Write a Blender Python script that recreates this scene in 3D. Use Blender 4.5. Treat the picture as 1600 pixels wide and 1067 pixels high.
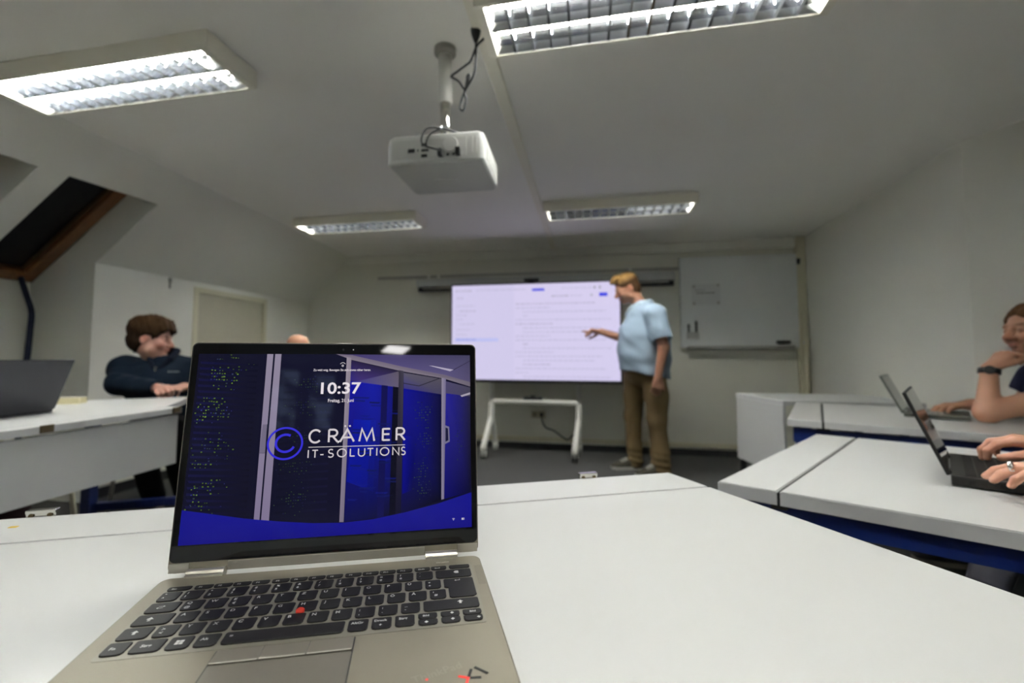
import bpy, bmesh, math, random
import numpy as np
from mathutils import Vector, Matrix
for _o in list(bpy.data.objects): bpy.data.objects.remove(_o)
SC = bpy.context.scene; COL = SC.collection
random.seed(7); RNG = np.random.default_rng(7)
R = math.radians

# ---------------------------------------------------------------- camera, world, exposure
cam = bpy.data.objects.new('camera', bpy.data.cameras.new('camera')); COL.objects.link(cam)
def _cam():
    pi, ro, ya = R(3.51), R(0.17), R(11.48)
    fw = Vector((-math.sin(ya)*math.cos(pi), math.cos(ya)*math.cos(pi), math.sin(pi)))
    rt = Vector((math.cos(ya), math.sin(ya), 0)); up = rt.cross(fw)
    r2 = rt*math.cos(ro)+up*math.sin(ro); u2 = -rt*math.sin(ro)+up*math.cos(ro)
    m = Matrix((r2, u2, -fw)).transposed().to_4x4(); m.translation = (0, 0, .99)
    cam.matrix_world = m
_cam()
cam.data.sensor_width = 36; cam.data.lens = 16; cam.data.clip_start = .02
cam.data.shift_x = .0152; cam.data.shift_y = -.0124
cam.data.dof.use_dof = True; cam.data.dof.focus_distance = .47; cam.data.dof.aperture_fstop = 4.0
SC.camera = cam
SC.view_settings.view_transform = 'Standard'; SC.view_settings.look = 'None'
SC.view_settings.exposure = 0.0; SC.view_settings.gamma = 1.0; SC.view_settings.use_curve_mapping = False
W = bpy.data.worlds.new('world'); SC.world = W; W.use_nodes = True
W.node_tree.nodes['Background'].inputs[0].default_value = (.55, .65, .8, 1)
W.node_tree.nodes['Background'].inputs[1].default_value = .25
SC.cycles.use_denoising = True
SC.cycles.sample_clamp_indirect = 40.0
SC.cycles.max_bounces = 10; SC.cycles.diffuse_bounces = 7
TUBE = 113.0          # radiance of the fluorescent tubes
TUBE_COL = (1, .985, .90)

# ---------------------------------------------------------------- materials
def mat(name, c, rough=.5, metal=0., bump=0., bscale=60., var=0., vscale=8., spec=.5, coat=0., emit=None, estr=0., stretch=None):
    m = bpy.data.materials.new(name); m.use_nodes = True
    nt = m.node_tree; b = nt.nodes['Principled BSDF']
    b.inputs['Roughness'].default_value = rough; b.inputs['Metallic'].default_value = metal
    b.inputs['Specular IOR Level'].default_value = spec
    b.inputs['Coat Weight'].default_value = coat
    b.inputs['Base Color'].default_value = (*c, 1)
    tc = nt.nodes.new('ShaderNodeTexCoord'); src = tc.outputs['Object']
    if stretch:
        mp = nt.nodes.new('ShaderNodeMapping'); mp.inputs['Scale'].default_value = stretch
        nt.links.new(src, mp.inputs[0]); src = mp.outputs[0]
    n = nt.nodes.new('ShaderNodeTexNoise'); n.inputs['Scale'].default_value = vscale; n.inputs['Detail'].default_value = 5
    nt.links.new(src, n.inputs['Vector'])
    r = nt.nodes.new('ShaderNodeMix'); r.data_type = 'RGBA'
    v = max(var, .015)
    r.inputs[6].default_value = (*[x*(1-v) for x in c], 1); r.inputs[7].default_value = (*[min(1, x*(1+v)) for x in c], 1)
    nt.links.new(n.outputs['Fac'], r.inputs[0]); nt.links.new(r.outputs[2], b.inputs['Base Color'])
    if bump:
        n2 = nt.nodes.new('ShaderNodeTexNoise'); n2.inputs['Scale'].default_value = bscale; n2.inputs['Detail'].default_value = 4
        nt.links.new(src, n2.inputs['Vector'])
        bp = nt.nodes.new('ShaderNodeBump'); bp.inputs['Strength'].default_value = bump; bp.inputs['Distance'].default_value = .004
        nt.links.new(n2.outputs['Fac'], bp.inputs['Height']); nt.links.new(bp.outputs[0], b.inputs['Normal'])
    if emit:
        b.inputs['Emission Color'].default_value = (*emit, 1); b.inputs['Emission Strength'].default_value = estr
    return m
def mat_attr(name, rough=.5, emit=False, spec=.5, bump=0., bscale=200., estr=1.0, sss=0., coat=0.):
    m = bpy.data.materials.new(name); m.use_nodes = True
    nt = m.node_tree; b = nt.nodes['Principled BSDF']
    a = nt.nodes.new('ShaderNodeAttribute'); a.attribute_name = 'Col'
    b.inputs['Roughness'].default_value = rough; b.inputs['Specular IOR Level'].default_value = spec
    b.inputs['Coat Weight'].default_value = coat
    if emit:
        b.inputs['Base Color'].default_value = (.004, .004, .005, 1)
        nt.links.new(a.outputs['Color'], b.inputs['Emission Color']); b.inputs['Emission Strength'].default_value = estr
    else:
        nt.links.new(a.outputs['Color'], b.inputs['Base Color'])
    if sss:
        b.inputs['Subsurface Weight'].default_value = sss; b.inputs['Subsurface Radius'].default_value = (.02, .008, .004); b.inputs['Subsurface Scale'].default_value = .3
    if bump:
        n2 = nt.nodes.new('ShaderNodeTexNoise'); n2.inputs['Scale'].default_value = bscale
        bp = nt.nodes.new('ShaderNodeBump'); bp.inputs['Strength'].default_value = bump; bp.inputs['Distance'].default_value = .002
        nt.links.new(n2.outputs['Fac'], bp.inputs['Height']); nt.links.new(bp.outputs[0], b.inputs['Normal'])
    return m
WALL = mat('wall_paint', (.80, .79, .715), .85, bump=.25, bscale=140, var=.03, vscale=3)
WALLB = mat('woodchip_wall', (.72, .71, .62), .85, bump=.5, bscale=90, var=.03, vscale=3)
CEIL = mat('ceiling_paint', (.89, .875, .82), .9, bump=.15, bscale=150, var=.02, vscale=2)
FLOOR = mat('grey_carpet', (.052, .052, .050), .95, bump=.6, bscale=400, var=.25, vscale=90)
BASE = mat('dark_skirting', (.018, .018, .02), .6)
CREAM = mat('cream_paint', (.66, .62, .46), .55, var=.03)
DOOR = mat('door_laminate', (.5, .47, .36), .55, var=.04, vscale=20)
TOP = mat('white_laminate', (.60, .604, .592), .28, bump=.03, bscale=300, var=.015, spec=.45)
EDGE = mat('white_table_edge', (.62, .62, .62), .4)
BLUE = mat('blue_enamel', (.0025, .015, .125), .4, var=.15, vscale=14)
DARKGAP = mat('dark_gap', (.012, .012, .012), .7)
STEEL = mat('steel', (.55, .54, .5), .35, 1., var=.06)
CHROME = mat('chrome', (.75, .74, .7), .16, 1.)
GREYSTEEL = mat('grey_steel_tube', (.3, .29, .26), .45, .6)
ALU = mat('louvre_aluminium', (.80, .83, .88), .13, 1., var=.02)
HOUSE = mat('cream_lamp_housing', (.86, .83, .72), .5, var=.02)
WHITE = mat('white_plastic', (.64, .64, .61), .45, var=.02)
WHITEM = mat('white_metal', (.72, .71, .66), .4, var=.02)
BLACK = mat('black_plastic', (.012, .012, .013), .45, var=.1)
RUBBER = mat('black_rubber', (.02, .02, .02), .7)
WOOD = mat('stained_wood', (.20, .085, .028), .4, var=.45, vscale=9, stretch=(1, 6, 1), bump=.1)
BLIND = mat('dark_blind', (.003, .003, .006), .35)
BOARD = mat('whiteboard_enamel', (.70, .715, .70), .5, var=.01)
ALUF = mat('aluminium_trim', (.42, .41, .38), .5, .7)
PAPER = mat('paper', (.63, .64, .63), .8)
CREAMP = mat('cream_card', (.72, .66, .4), .7)
LSILVER = mat('laptop_aluminium', (.235, .213, .162), .46, .35, bump=.04, bscale=900, var=.02)
LSILVERB = mat('hinge_metal', (.56, .53, .46), .3, .85, var=.03)
BEDGE = mat('button_edge_metal', (.52, .49, .42), .4, .2)
LDARK = mat('dark_laptop', (.035, .035, .042), .38, .4, var=.05)
LBLACK = mat('black_laptop', (.012, .0115, .011), .42, var=.1)
LGREY = mat('grey_laptop', (.13, .135, .12), .45, .5, var=.05)
GLASSB = mat('black_screen_glass', (.003, .003, .0035), .03, spec=.4)
KEYM = mat('key_black', (.014, .013, .0125), .45, spec=.25, bump=.05, bscale=800, var=.08)
LEG = mat('key_legend_white', (.62, .62, .6), .6)
REDM = mat('red_rubber', (.62, .03, .012), .6)
REDGLOW = mat('red_mark_glow', (.65, .03, .02), .5, emit=(1, .05, .03), estr=.35)  # printed red marks, brightened by an added glow, no lamp behind them
GREYMARK = mat('dark_mark', (.03, .03, .028), .3, .5)
BRONZE = mat('worn_brass', (.17, .13, .07), .45, .8)
YEL = mat('yellow_sticker', (.75, .5, .02), .6)
TUBEM = mat('fluorescent_tube', (.9, .9, .9), .4, emit=TUBE_COL, estr=TUBE)
SCREENM = mat_attr('display', .04, emit=True, spec=.13)
TVM = mat_attr('tv_display', .22, emit=True)
SKIN = mat_attr('skin', .5, bump=.15, bscale=300, sss=.12)
HAIRM = mat_attr('hair', .75, bump=.5, bscale=220, spec=.15)
CLOTH = mat_attr('cloth', .88, bump=.4, bscale=350, spec=.2)
EYEW = mat('eye', (.05, .035, .025), .2)
WINSKY = mat('bright_window', (.5, .6, .7), .3, emit=(.45, .62, .95), estr=3.5)
def _trees():
    nt = WINSKY.node_tree; b = nt.nodes['Principled BSDF']; n = nt.nodes.new('ShaderNodeTexNoise'); n.inputs['Scale'].default_value = 7; n.inputs['Detail'].default_value = 3
    r = nt.nodes.new('ShaderNodeValToRGB'); r.color_ramp.elements[0].position = .42; r.color_ramp.elements[0].color = (.02, .03, .03, 1); r.color_ramp.elements[1].position = .58; r.color_ramp.elements[1].color = (.45, .62, .95, 1)
    tc = nt.nodes.new('ShaderNodeTexCoord'); nt.links.new(tc.outputs['Object'], n.inputs['Vector']); nt.links.new(n.outputs['Fac'], r.inputs[0]); nt.links.new(r.outputs[0], b.inputs['Emission Color'])
_trees()
GLASS = mat('pane_glass', (.05, .06, .08), .05)

# ---------------------------------------------------------------- mesh helpers
def link(name, me, m=None, parent=None, smooth=False):
    o = bpy.data.objects.new(name, me); COL.objects.link(o)
    if m is not None:
        for x in (m if isinstance(m, (list, tuple)) else [m]): me.materials.append(x)
    if parent is not None: o.parent = parent
    if smooth: me.polygons.foreach_set('use_smooth', [True]*len(me.polygons))
    return o
def obj(name, bm, m=None, parent=None, smooth=False):
    me = bpy.data.meshes.new(name); bmesh.ops.recalc_face_normals(bm, faces=bm.faces); bm.to_mesh(me); bm.free()
    return link(name, me, m, parent, smooth)
def tag(o, label, cat, group=None):
    o['label'] = label; o['category'] = cat
    if group: o['group'] = group
    return o
def thing(name, label, cat, loc=(0, 0, 0), rotz=0, group=None):
    o = bpy.data.objects.new(name, None); COL.objects.link(o); o.location = loc; o.rotation_euler = (0, 0, rotz)
    o.empty_display_size = .05
    return tag(o, label, cat, group)
def struct(name, bm, m): o = obj(name, bm, m); o['kind'] = 'structure'; return o
def kids(o): return [c for c in bpy.data.objects if c.parent == o]
def copy_tree(o, parent=None):
    c = o.copy(); COL.objects.link(c)
    if parent is not None: c.parent = parent
    for ch in kids(o): copy_tree(ch, c)
    return c
BM = bmesh.new
def box(bm, x0, y0, z0, x1, y1, z1, bev=0., seg=2, M=None):
    v = [bm.verts.new(p) for p in ((x0,y0,z0),(x1,y0,z0),(x1,y1,z0),(x0,y1,z0),(x0,y0,z1),(x1,y0,z1),(x1,y1,z1),(x0,y1,z1))]
    f = [bm.faces.new([v[i] for i in q]) for q in ((0,3,2,1),(4,5,6,7),(0,1,5,4),(1,2,6,5),(2,3,7,6),(3,0,4,7))]
    if bev:
        e = list({e for x in f for e in x.edges})
        r = bmesh.ops.bevel(bm, geom=e, offset=bev, segments=seg, affect='EDGES', profile=.6)
        v = list({x for x in r['verts']} | {x for x in v if x.is_valid})
    if M is not None: bmesh.ops.transform(bm, matrix=M, verts=[x for x in v if x.is_valid])
    return bm
def prism(bm, poly, z0, z1, M=None, mi=0):
    n = len(poly); a = [bm.verts.new((p[0], p[1], z0)) for p in poly]; b = [bm.verts.new((p[0], p[1], z1)) for p in poly]
    fs = [bm.faces.new(a[::-1]), bm.faces.new(b)] + [bm.faces.new((a[i], a[(i+1)%n], b[(i+1)%n], b[i])) for i in range(n)]
    for f in fs: f.material_index = mi
    if M is not None: bmesh.ops.transform(bm, matrix=M, verts=a+b)
    return bm
def quad(bm, pts, mi=0):
    f = bm.faces.new([bm.verts.new(p) for p in pts]); f.material_index = mi; return f
def frame_of(d):
    d = Vector(d).normalized(); a = Vector((0, 0, 1)) if abs(d.z) < .9 else Vector((1, 0, 0))
    x = d.cross(a).normalized(); return x, x.cross(d).normalized(), d
def tube(bm, pts, r, n=10, cap=True):
    pts = [Vector(p) for p in pts]; rs = r if isinstance(r, (list, tuple)) else [r]*len(pts); rings = []
    x = None
    for i, p in enumerate(pts):
        d = (pts[min(i+1, len(pts)-1)]-pts[max(i-1, 0)]).normalized()
        if x is None: x, y, _ = frame_of(d)
        else:
            x = (x-d*x.dot(d)).normalized(); y = x.cross(d)
        rings.append([bm.verts.new(p+(x*math.cos(2*math.pi*k/n)+y*math.sin(2*math.pi*k/n))*rs[i]) for k in range(n)])
    for a, b in zip(rings, rings[1:]):
        for k in range(n): bm.faces.new((a[k], a[(k+1)%n], b[(k+1)%n], b[k]))
    if cap: bm.faces.new(rings[0][::-1]); bm.faces.new(rings[-1])
    return bm
def spline(pts, n=8):
    P = [Vector(p) for p in pts]; P = [P[0]*2-P[1]]+P+[P[-1]*2-P[-2]]; out = []
    for i in range(1, len(P)-2):
        for k in range(n):
            t = k/n; a, b, c, d = P[i-1:i+3]
            out.append(.5*((2*b)+(c-a)*t+(2*a-5*b+4*c-d)*t*t+(3*b-a-3*c+d)*t**3))
    return out+[P[-2]]
def cyl(bm, p, q, r0, r1=None, n=20): return tube(bm, [p, q], [r0, r0 if r1 is None else r1], n)
def rrect(x0, y0, x1, y1, r, seg=3, rb=None):
    out = []
    for cx, cy, a, rr in ((x1-r, y1-r, 0, r), (x0+r, y1-r, 90, r), (x0+(rb or r), y0+(rb or r), 180, rb or r), (x1-(rb or r), y0+(rb or r), 270, rb or r)):
        for k in range(seg+1):
            t = R(a+90*k/seg); out.append((cx+rr*math.cos(t), cy+rr*math.sin(t)))
    return out
_tc = {}
def text_geo(s, bold=0.):
    """glyph triangles of a string at size 1, baseline at 0"""
    if (s, bold) not in _tc:
        c = bpy.data.curves.new('t', 'FONT'); c.body = s; c.size = 1; c.offset = bold; c.resolution_u = 3
        o = bpy.data.objects.new('t', c); COL.objects.link(o)
        dg = bpy.context.evaluated_depsgraph_get(); dg.update(); me = o.evaluated_get(dg).to_mesh()
        V = [tuple(v.co)[:2] for v in me.vertices]; Fc = [tuple(p.vertices) for p in me.polygons]
        o.evaluated_get(dg).to_mesh_clear(); bpy.data.objects.remove(o); bpy.data.curves.remove(c)
        _tc[(s, bold)] = (V, Fc)
    return _tc[(s, bold)]
def text_box(s, x0, x1, y0, y1=None, bold=0., align='fit'):
    V, Fc = text_geo(s, bold)
    if not V: return [], []
    xs = [v[0] for v in V]; ys = [v[1] for v in V]
    sx = (x1-x0)/(max(xs)-min(xs)); sy = (y1-y0)/(max(ys)-min(ys)) if y1 is not None else sx
    return [(x0+(v[0]-min(xs))*sx, y0+(v[1]-min(ys) if y1 is not None else v[1])*sy) for v in V], Fc

# flat layered artwork with a colour per vertex (screens)
class Art:
    def __init__(s): s.v = []; s.f = []; s.c = []; s.z = 0.
    def poly(s, pts, col, dz=None):
        if dz is not None: s.z = dz
        i = len(s.v); s.v += [(p[0], p[1], s.z) for p in pts]; s.f.append(tuple(range(i, i+len(pts))))
        s.c += [tuple(x) for x in col] if isinstance(col[0], (tuple, list)) else [tuple(col)]*len(pts)
    def rect(s, x0, y0, x1, y1, col): s.poly([(x0,y0),(x1,y0),(x1,y1),(x0,y1)], col)
    def tris(s, V, Fc, col):
        i = len(s.v); s.v += [(p[0], p[1], s.z) for p in V]; s.f += [tuple(i+k for k in q) for q in Fc]; s.c += [tuple(col)]*len(V)
    def stroke(s, pts, w, col, ext=0.):
        P = [Vector((p[0], p[1])) for p in pts]; L = []; Rr = []
        for i, p in enumerate(P):
            a = (p-P[i-1]).normalized() if i else (P[1]-P[0]).normalized()
            b = (P[i+1]-p).normalized() if i < len(P)-1 else a
            t = (a+b).normalized(); n = Vector((-t.y, t.x)); k = w/2/max(.5, n.dot(Vector((-a.y, a.x))))
            q = p-(t*ext if i == 0 else Vector((0, 0)))+(t*ext if i == len(P)-1 else Vector((0, 0)))
            L.append(q+n*k); Rr.append(q-n*k)
        for i in range(len(P)-1): s.poly([Rr[i], Rr[i+1], L[i+1], L[i]], col)
    def build(s, name, m, parent):
        me = bpy.data.meshes.new(name); me.from_pydata(s.v, [], s.f)
        a = me.attributes.new('Col', 'FLOAT_COLOR', 'POINT'); a.data.foreach_set('color', np.array([(*c, 1.) for c in s.c], np.float32).ravel())
        return link(name, me, m, parent)
def arc(cx, cy, rx, ry, a0, a1, n=14): return [(cx+rx*math.cos(R(a0+(a1-a0)*k/n)), cy+ry*math.sin(R(a0+(a1-a0)*k/n))) for k in range(n+1)]

# ================================================================ the room
YB, YF, H = 4.975, -4.0, 2.18
XK, ZK, XN = -3.36, 1.635, -3.93          # knee wall, its top, back of the roof-window recesses
def foldx(y): return -2.50-.068*(y-.5)/1.0*1.0 if y > .5 else -2.50
bm = BM(); box(bm, -4.3, YF-.1, -.1, 2.9, YB+.1, 0); struct('floor', bm, FLOOR)
bm = BM(); prism(bm, [(foldx(YF), YF), (2.9, YF), (2.9, YB+.05), (foldx(YB), YB+.05), (foldx(.5), .5)], H, H+.1); struct('ceiling', bm, CEIL)
bm = BM(); box(bm, -4.3, YB, 0, 2.9, YB+.12, H+.3); struct('wall_back', bm, WALLB)
bm = BM(); box(bm, -4.3, YF-.12, 0, 2.9, YF, H+.3); struct('wall_front', bm, WALL)
bm = BM(); prism(bm, [(2.092, YB), (2.02, 2.90), (2.14, 2.68), (2.75, 2.66), (2.75, YF), (2.9, YF), (2.9, YB)], 0, H+.05); struct('wall_right', bm, WALL)
# sloped roof side, knee wall and the two roof-window recesses
N0, N1 = (1.30, 1.83), (1.975, 2.515)
XT = -2.856
def slope_pt(x, y):
    f = foldx(y); t = (f-x)/(f-XK); return (x, y, H+(ZK-H)*t)
bm = BM()
ys = [YF, .5, N0[0], N0[1], N1[0], N1[1], 3.4, 4.2, YB]
for a, b in zip(ys, ys[1:]):
    niche = (a, b) in (N0, N1)
    xe = XT if niche else XK
    quad(bm, [(foldx(a), a, H), (foldx(b), b, H), slope_pt(xe, b), slope_pt(xe, a)])
struct('wall_left_slope', bm, WALL)
bm = BM()
DY0, DY1, DZ = 3.36, 4.2, 1.555
for a, b in ((YF, N0[0]), (N0[1], N1[0]), (N1[1], DY0), (DY1, YB)): quad(bm, [(XK, a, 0), (XK, b, 0), (XK, b, ZK), (XK, a, ZK)])
quad(bm, [(XK, DY0, DZ), (XK, DY1, DZ), (XK, DY1, ZK), (XK, DY0, ZK)])
for y in (DY0, DY1): quad(bm, [(XK, y, 0), (XK-.05, y, 0), (XK-.05, y, DZ), (XK, y, DZ)])
quad(bm, [(XK, DY0, DZ), (XK-.05, DY0, DZ), (XK-.05, DY1, DZ), (XK, DY1, DZ)])
struct('wall_left', bm, WALL)
bm = BM()
for a, b in (N0, N1):
    for y in (a, b):
        zt = slope_pt(XT, y)[2]
        quad(bm, [(XT, y, zt), (XK, y, ZK), (XK, y, 0), (XN, y, 0), (XN, y, 1.547), (XT-.15, y, zt+.22)])
    za, zb = slope_pt(XT, a)[2], slope_pt(XT, b)[2]
    quad(bm, [(XT, a, za), (XT, b, zb), (XT-.15, b, zb+.22), (XT-.15, a, za+.22)])
    quad(bm, [(XN, a, 0), (XN, b, 0), (XN, b, 1.547), (XN, a, 1.547)])
struct('wall_left_recess', bm, WALL)
def roof_window(name, a, b):
    p0 = Vector((XN, 0, 1.547)); p1 = Vector((XT-.15, 0, slope_pt(XT, (a+b)/2)[2]+.22)); d = (p1-p0).normalized(); L = (p1-p0).length
    nrm = Vector((d.z, 0, -d.x))                   # into the room
    M = Matrix((d, Vector((0, 1, 0)), nrm)).transposed().to_4x4(); M.translation = p0
    w = .085
    bm = BM(); box(bm, 0, a+.01, -.03, w, b-.01, .05, .006, 2, M); o = struct(name, bm, WOOD); tag_kind(o)
    for q in ((w, a+.01, L, a+.01+w), (w, b-.01-w, L, b-.01)):
        bm = BM(); box(bm, q[0], q[1], -.03, q[2], q[3], .05, .006, 2, M); obj('sash_frame', bm, WOOD, o)
    bm = BM(); box(bm, L-.04, a+.01+w, -.03, L, b-.01-w, .05, .004, 2, M); obj('sash_frame', bm, WOOD, o)
    bm = BM(); box(bm, w, a+.01+w, -.02, L-.04, b-.01-w, -.012, 0, 2, M); obj('blackout_blind', bm, BLIND, o)
    b2 = BM()
    y0, y1 = a+.01+w, b-.01-w
    for (s0, s1, t0, t1) in ((w, L-.04, y0, y0+.006), (w, L-.04, y1-.006, y1), (w, w+.006, y0, y1)): box(b2, s0, t0, .0, s1, t1, .012, 0, 2, M)
    obj('glazing_bead', b2, BRONZE, o)
    return o
def tag_kind(o): o['kind'] = 'structure'
roof_window('window_1', *N1); roof_window('window_2', *N0)
# rear wall windows behind the camera
for i, x in enumerate((.10, .46)):
    bm = BM(); box(bm, x-.03, YF, 1.50, x+.26, YF+.04, 2.14, .005); o = struct('window_%d' % (i+3), bm, WHITE)
    bm = BM(); box(bm, x, YF+.041, 1.53, x+.23, YF+.045, 2.11); obj('window_pane', bm, WINSKY, o)
    bm = BM(); box(bm, x, YF+.046, 1.80, x+.23, YF+.056, 1.815); obj('glazing_bar', bm, WHITE, o)
# low door in the knee wall
bm = BM(); box(bm, XK-.045, DY0+.012, .01, XK-.012, DY1-.012, DZ-.012, .003); o = struct('door_1', bm, DOOR)
bm = BM()
for a, b, z0, z1 in ((DY0-.035, DY0+.012, 0, DZ+.035), (DY1-.012, DY1+.035, 0, DZ+.035), (DY0+.012, DY1-.012, DZ-.012, DZ+.035)): box(bm, XK-.05, a, z0, XK+.012, b, z1, .003)
obj('door_casing', bm, CREAM, o)
bm = BM(); cyl(bm, (XK-.012, DY1-.1, .92), (XK+.045, DY1-.1, .92), .009); cyl(bm, (XK+.04, DY1-.1, .92), (XK+.04, DY1-.22, .92), .008); obj('door_handle', bm, STEEL, o)
bm = BM(); prism(bm, [(XK+.002, N1[1]), (XK+.014, N1[1]), (XK+.014, DY0-.036), (XK+.002, DY0-.036)], 0, .07); struct('baseboard_left', bm, BASE)
bm = BM(); prism(bm, [(XK+.002, DY1+.036), (XK+.014, DY1+.036), (XK+.014, YB-.015), (XK+.002, YB-.015)], 0, .07); struct('baseboard_left_far', bm, BASE)
bm = BM(); box(bm, XN+.002, N1[0]+.01, 0, XN+.014, N1[1]-.01, .07); struct('baseboard_recess', bm, BASE)
bm = BM(); box(bm, XK, YB-.014, 0, 2.08, YB-.001, .062); struct('baseboard_back', bm, BASE)
bm = BM(); box(bm, XK, YB-.022, .085, 2.05, YB-.001, .13, .004); struct('trim_2', bm, CREAM)
bm = BM(); box(bm, -.400, -3.9, H-.016, -.345, YB-.002, H-.0005, .006, 3); struct('trim_1', bm, mat('batten_paint', (.84, .81, .70), .8))
bm = BM(); box(bm, -2.9, YB-.035, 2.085, 2.085, YB-.001, H-.002, .012, 3); struct('trim_3', bm, WALL)
bm = BM(); box(bm, 2.005, YB-.07, .08, 2.085, YB-.002, H-.003, .01, 3); struct('pillar_corner', bm, CREAM)
def heating_pipe(x, y, r, z0, z1, label):
    t = thing('heating_pipe', label, 'pipe', (x, y, 0))
    bm = BM(); cyl(bm, (0, 0, z0), (0, 0, z1), r, n=16); obj('tube', bm, CREAM, t, True)
    for z in (z0+.25, z1-.3):
        bm = BM(); box(bm, -.02, -.004, z, .02, .028, z+.025, .003); obj('clamp', bm, WHITE, t)
heating_pipe(2.045, 4.865, .017, 0, 1.42, 'cream vertical heating pipe in the far right corner')

# ---------------------------------------------------------------- ceiling lights
def trough(bm, x0, x1, yc, hw, zb, zt, n=10):
    """parabolic reflector, open at the bottom"""
    pr = []
    for k in range(n+1):
        t = -1+2*k/n; pr.append((yc+hw*t, zt-(zt-zb)*t*t))
    for (ya, za), (yb, zc) in zip(pr, pr[1:]): quad(bm, [(x0, ya, za), (x1, ya, za), (x1, yb, zc), (x0, yb, zc)])
def make_light(label, x0, y0):
    Lx, Wy, Hz = 1.125, .262, .074
    t = thing('ceiling_light', label, 'lamp', (x0, y0, H-Hz), 0)
    bm = BM(); fl = .030
    box(bm, 0, 0, .0, Lx, .012, Hz, .002); box(bm, 0, Wy-.012, 0, Lx, Wy, Hz, .002)
    box(bm, 0, .012, 0, fl, Wy-.012, Hz, .002); box(bm, Lx-fl, .012, 0, Lx, Wy-.012, Hz, .002)
    box(bm, fl, .012, Hz-.006, Lx-fl, Wy-.012, Hz)
    obj('housing', bm, HOUSE, t)
    xa, xb = fl+.002, Lx-fl-.002
    hw = (Wy/2-.014)/2
    nb = 16; blade = None
    for yc in (.013+hw, Wy-.013-hw):
        bm = BM(); trough(bm, xa, xb, yc, hw-.0015, .003, Hz-.007); obj('reflector', bm, ALU, t, True)
        bm = BM(); cyl(bm, (xa+.012, yc, .0495), (xb-.012, yc, .0495), .0110, n=14); obj('fluorescent_tube', bm, TUBEM, t, True)
        for x in (xa, xb-.012):
            bm = BM(); cyl(bm, (x, yc, .0495), (x+.012, yc, .0495), .0116, n=14); obj('lamp_holder', bm, WHITE, t)
        for k in range(1, nb):
            x = xa+(xb-xa)*k/nb
            if blade is None:
                b = BM(); zt = .037; ht = .0045; hb = .0012
                def half(z): return (hw-.003)*math.sqrt(max(0, (Hz-.0085-z)/(Hz-.0115)))
                y1, y2 = half(.003), half(zt)
                v = [(-ht, -y1, .001), (ht, -y1, .001), (ht, y1, .001), (-ht, y1, .001), (-hb, -y2, zt), (hb, -y2, zt), (hb, y2, zt), (-hb, y2, zt)]
                v = [b.verts.new(p) for p in v]
                for q in ((0,3,2,1),(4,5,6,7),(0,1,5,4),(1,2,6,5),(2,3,7,6),(3,0,4,7)): b.faces.new([v[i] for i in q])
                o = obj('blade', b, ALU, t); blade = o.data
            else: o = link('blade', blade, None, t)
            o.location = (x, yc, 0)
    return t
L1 = make_light('cream louvred ceiling light above the roof window at left', -2.48, 1.345)
def copy_light(label, x0, y0):
    c = copy_tree(L1); c.location = (x0, y0, L1.location.z); c['label'] = label; return c
copy_light('brightest louvred ceiling light, right of the projector cable', -.352, 1.345)
copy_light('louvred ceiling light near back wall, left of projector', -2.50, 3.445)
copy_light('louvred ceiling light near back wall, above the presenter', -.335, 3.445)
copy_light('louvred ceiling light over the rear tables, window slope side', -2.48, -.755)
copy_light('louvred ceiling light over the rear tables, away from the slope', -.352, -.755)
t = thing('ceiling_light', 'small square ceiling lamp at the rear of the room', 'lamp', (.885, -3.0, H-.06))
bm = BM(); box(bm, -.02, -.02, .002, .22, .24, .06, .004); obj('housing', bm, HOUSE, t)
bm = BM(); box(bm, 0, 0, -.002, .20, .22, .0015, .001); obj('diffuser', bm, mat('lamp_diffuser', (.9, .9, .9), .5, emit=(1, .98, .97), estr=26), t)

# ---------------------------------------------------------------- projector on its ceiling mount
PJ = (-.535, 1.62)
t = thing('projector_mount', 'white ceiling pole and cradle carrying the projector', 'mount', (PJ[0], PJ[1], H))
bm = BM(); cyl(bm, (0, 0, -.001), (0, 0, -.022), .042, .042); cyl(bm, (0, 0, -.022), (0, 0, -.034), .040, .03); obj('ceiling_flange', bm, GREYSTEEL, t, False)
bm = BM(); cyl(bm, (0, 0, -.03), (0.004, 0, -.22), .027, .027); obj('pole', bm, WHITEM, t, True)
bm = BM(); cyl(bm, (0.004, 0, -.215), (0.006, 0, -.385), .020, .020); obj('inner_pole', bm, CHROME, t, True)
bm = BM(); cyl(bm, (.028, 0, -.360), (.036, 0, -.360), .008); obj('clamp_screw', bm, BLACK, t)
bm = BM(); box(bm, -.055, -.05, -.398, .06, .05, -.382, .004)
for sx, sy in ((-1, -1), (1, -1), (-1, 1), (1, 1)): box(bm, sx*.05+sx*.0, sy*.045-.009, -.394, sx*.14, sy*.045+.009, -.388, .001) if sx > 0 else box(bm, -.14, sy*.045-.009, -.394, -.05, sy*.045+.009, -.388, .001)
for sx in (-1, 1):
    for sy in (-1, 1): cyl(bm, (sx*.132, sy*.045, -.394), (sx*.132, sy*.045, -.409), .006)
obj('cradle', bm, WHITE, t)
bm = BM(); box(bm, -.07, -.06, -.378, -.03, -.05, -.350, .003, 2, Matrix.Rotation(.5, 4, 'Y') @ Matrix.Translation((.16, 0, -.0))); obj('tilt_bracket', bm, WHITE, t)
t = thing('projector', 'white ceiling projector seen from its connector side', 'projector', (PJ[0]+.008, PJ[1]-.02, H-.4095), R(2))
PW, PD, PH = .352, .30, .104     # x, y, z (hangs below)
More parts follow.
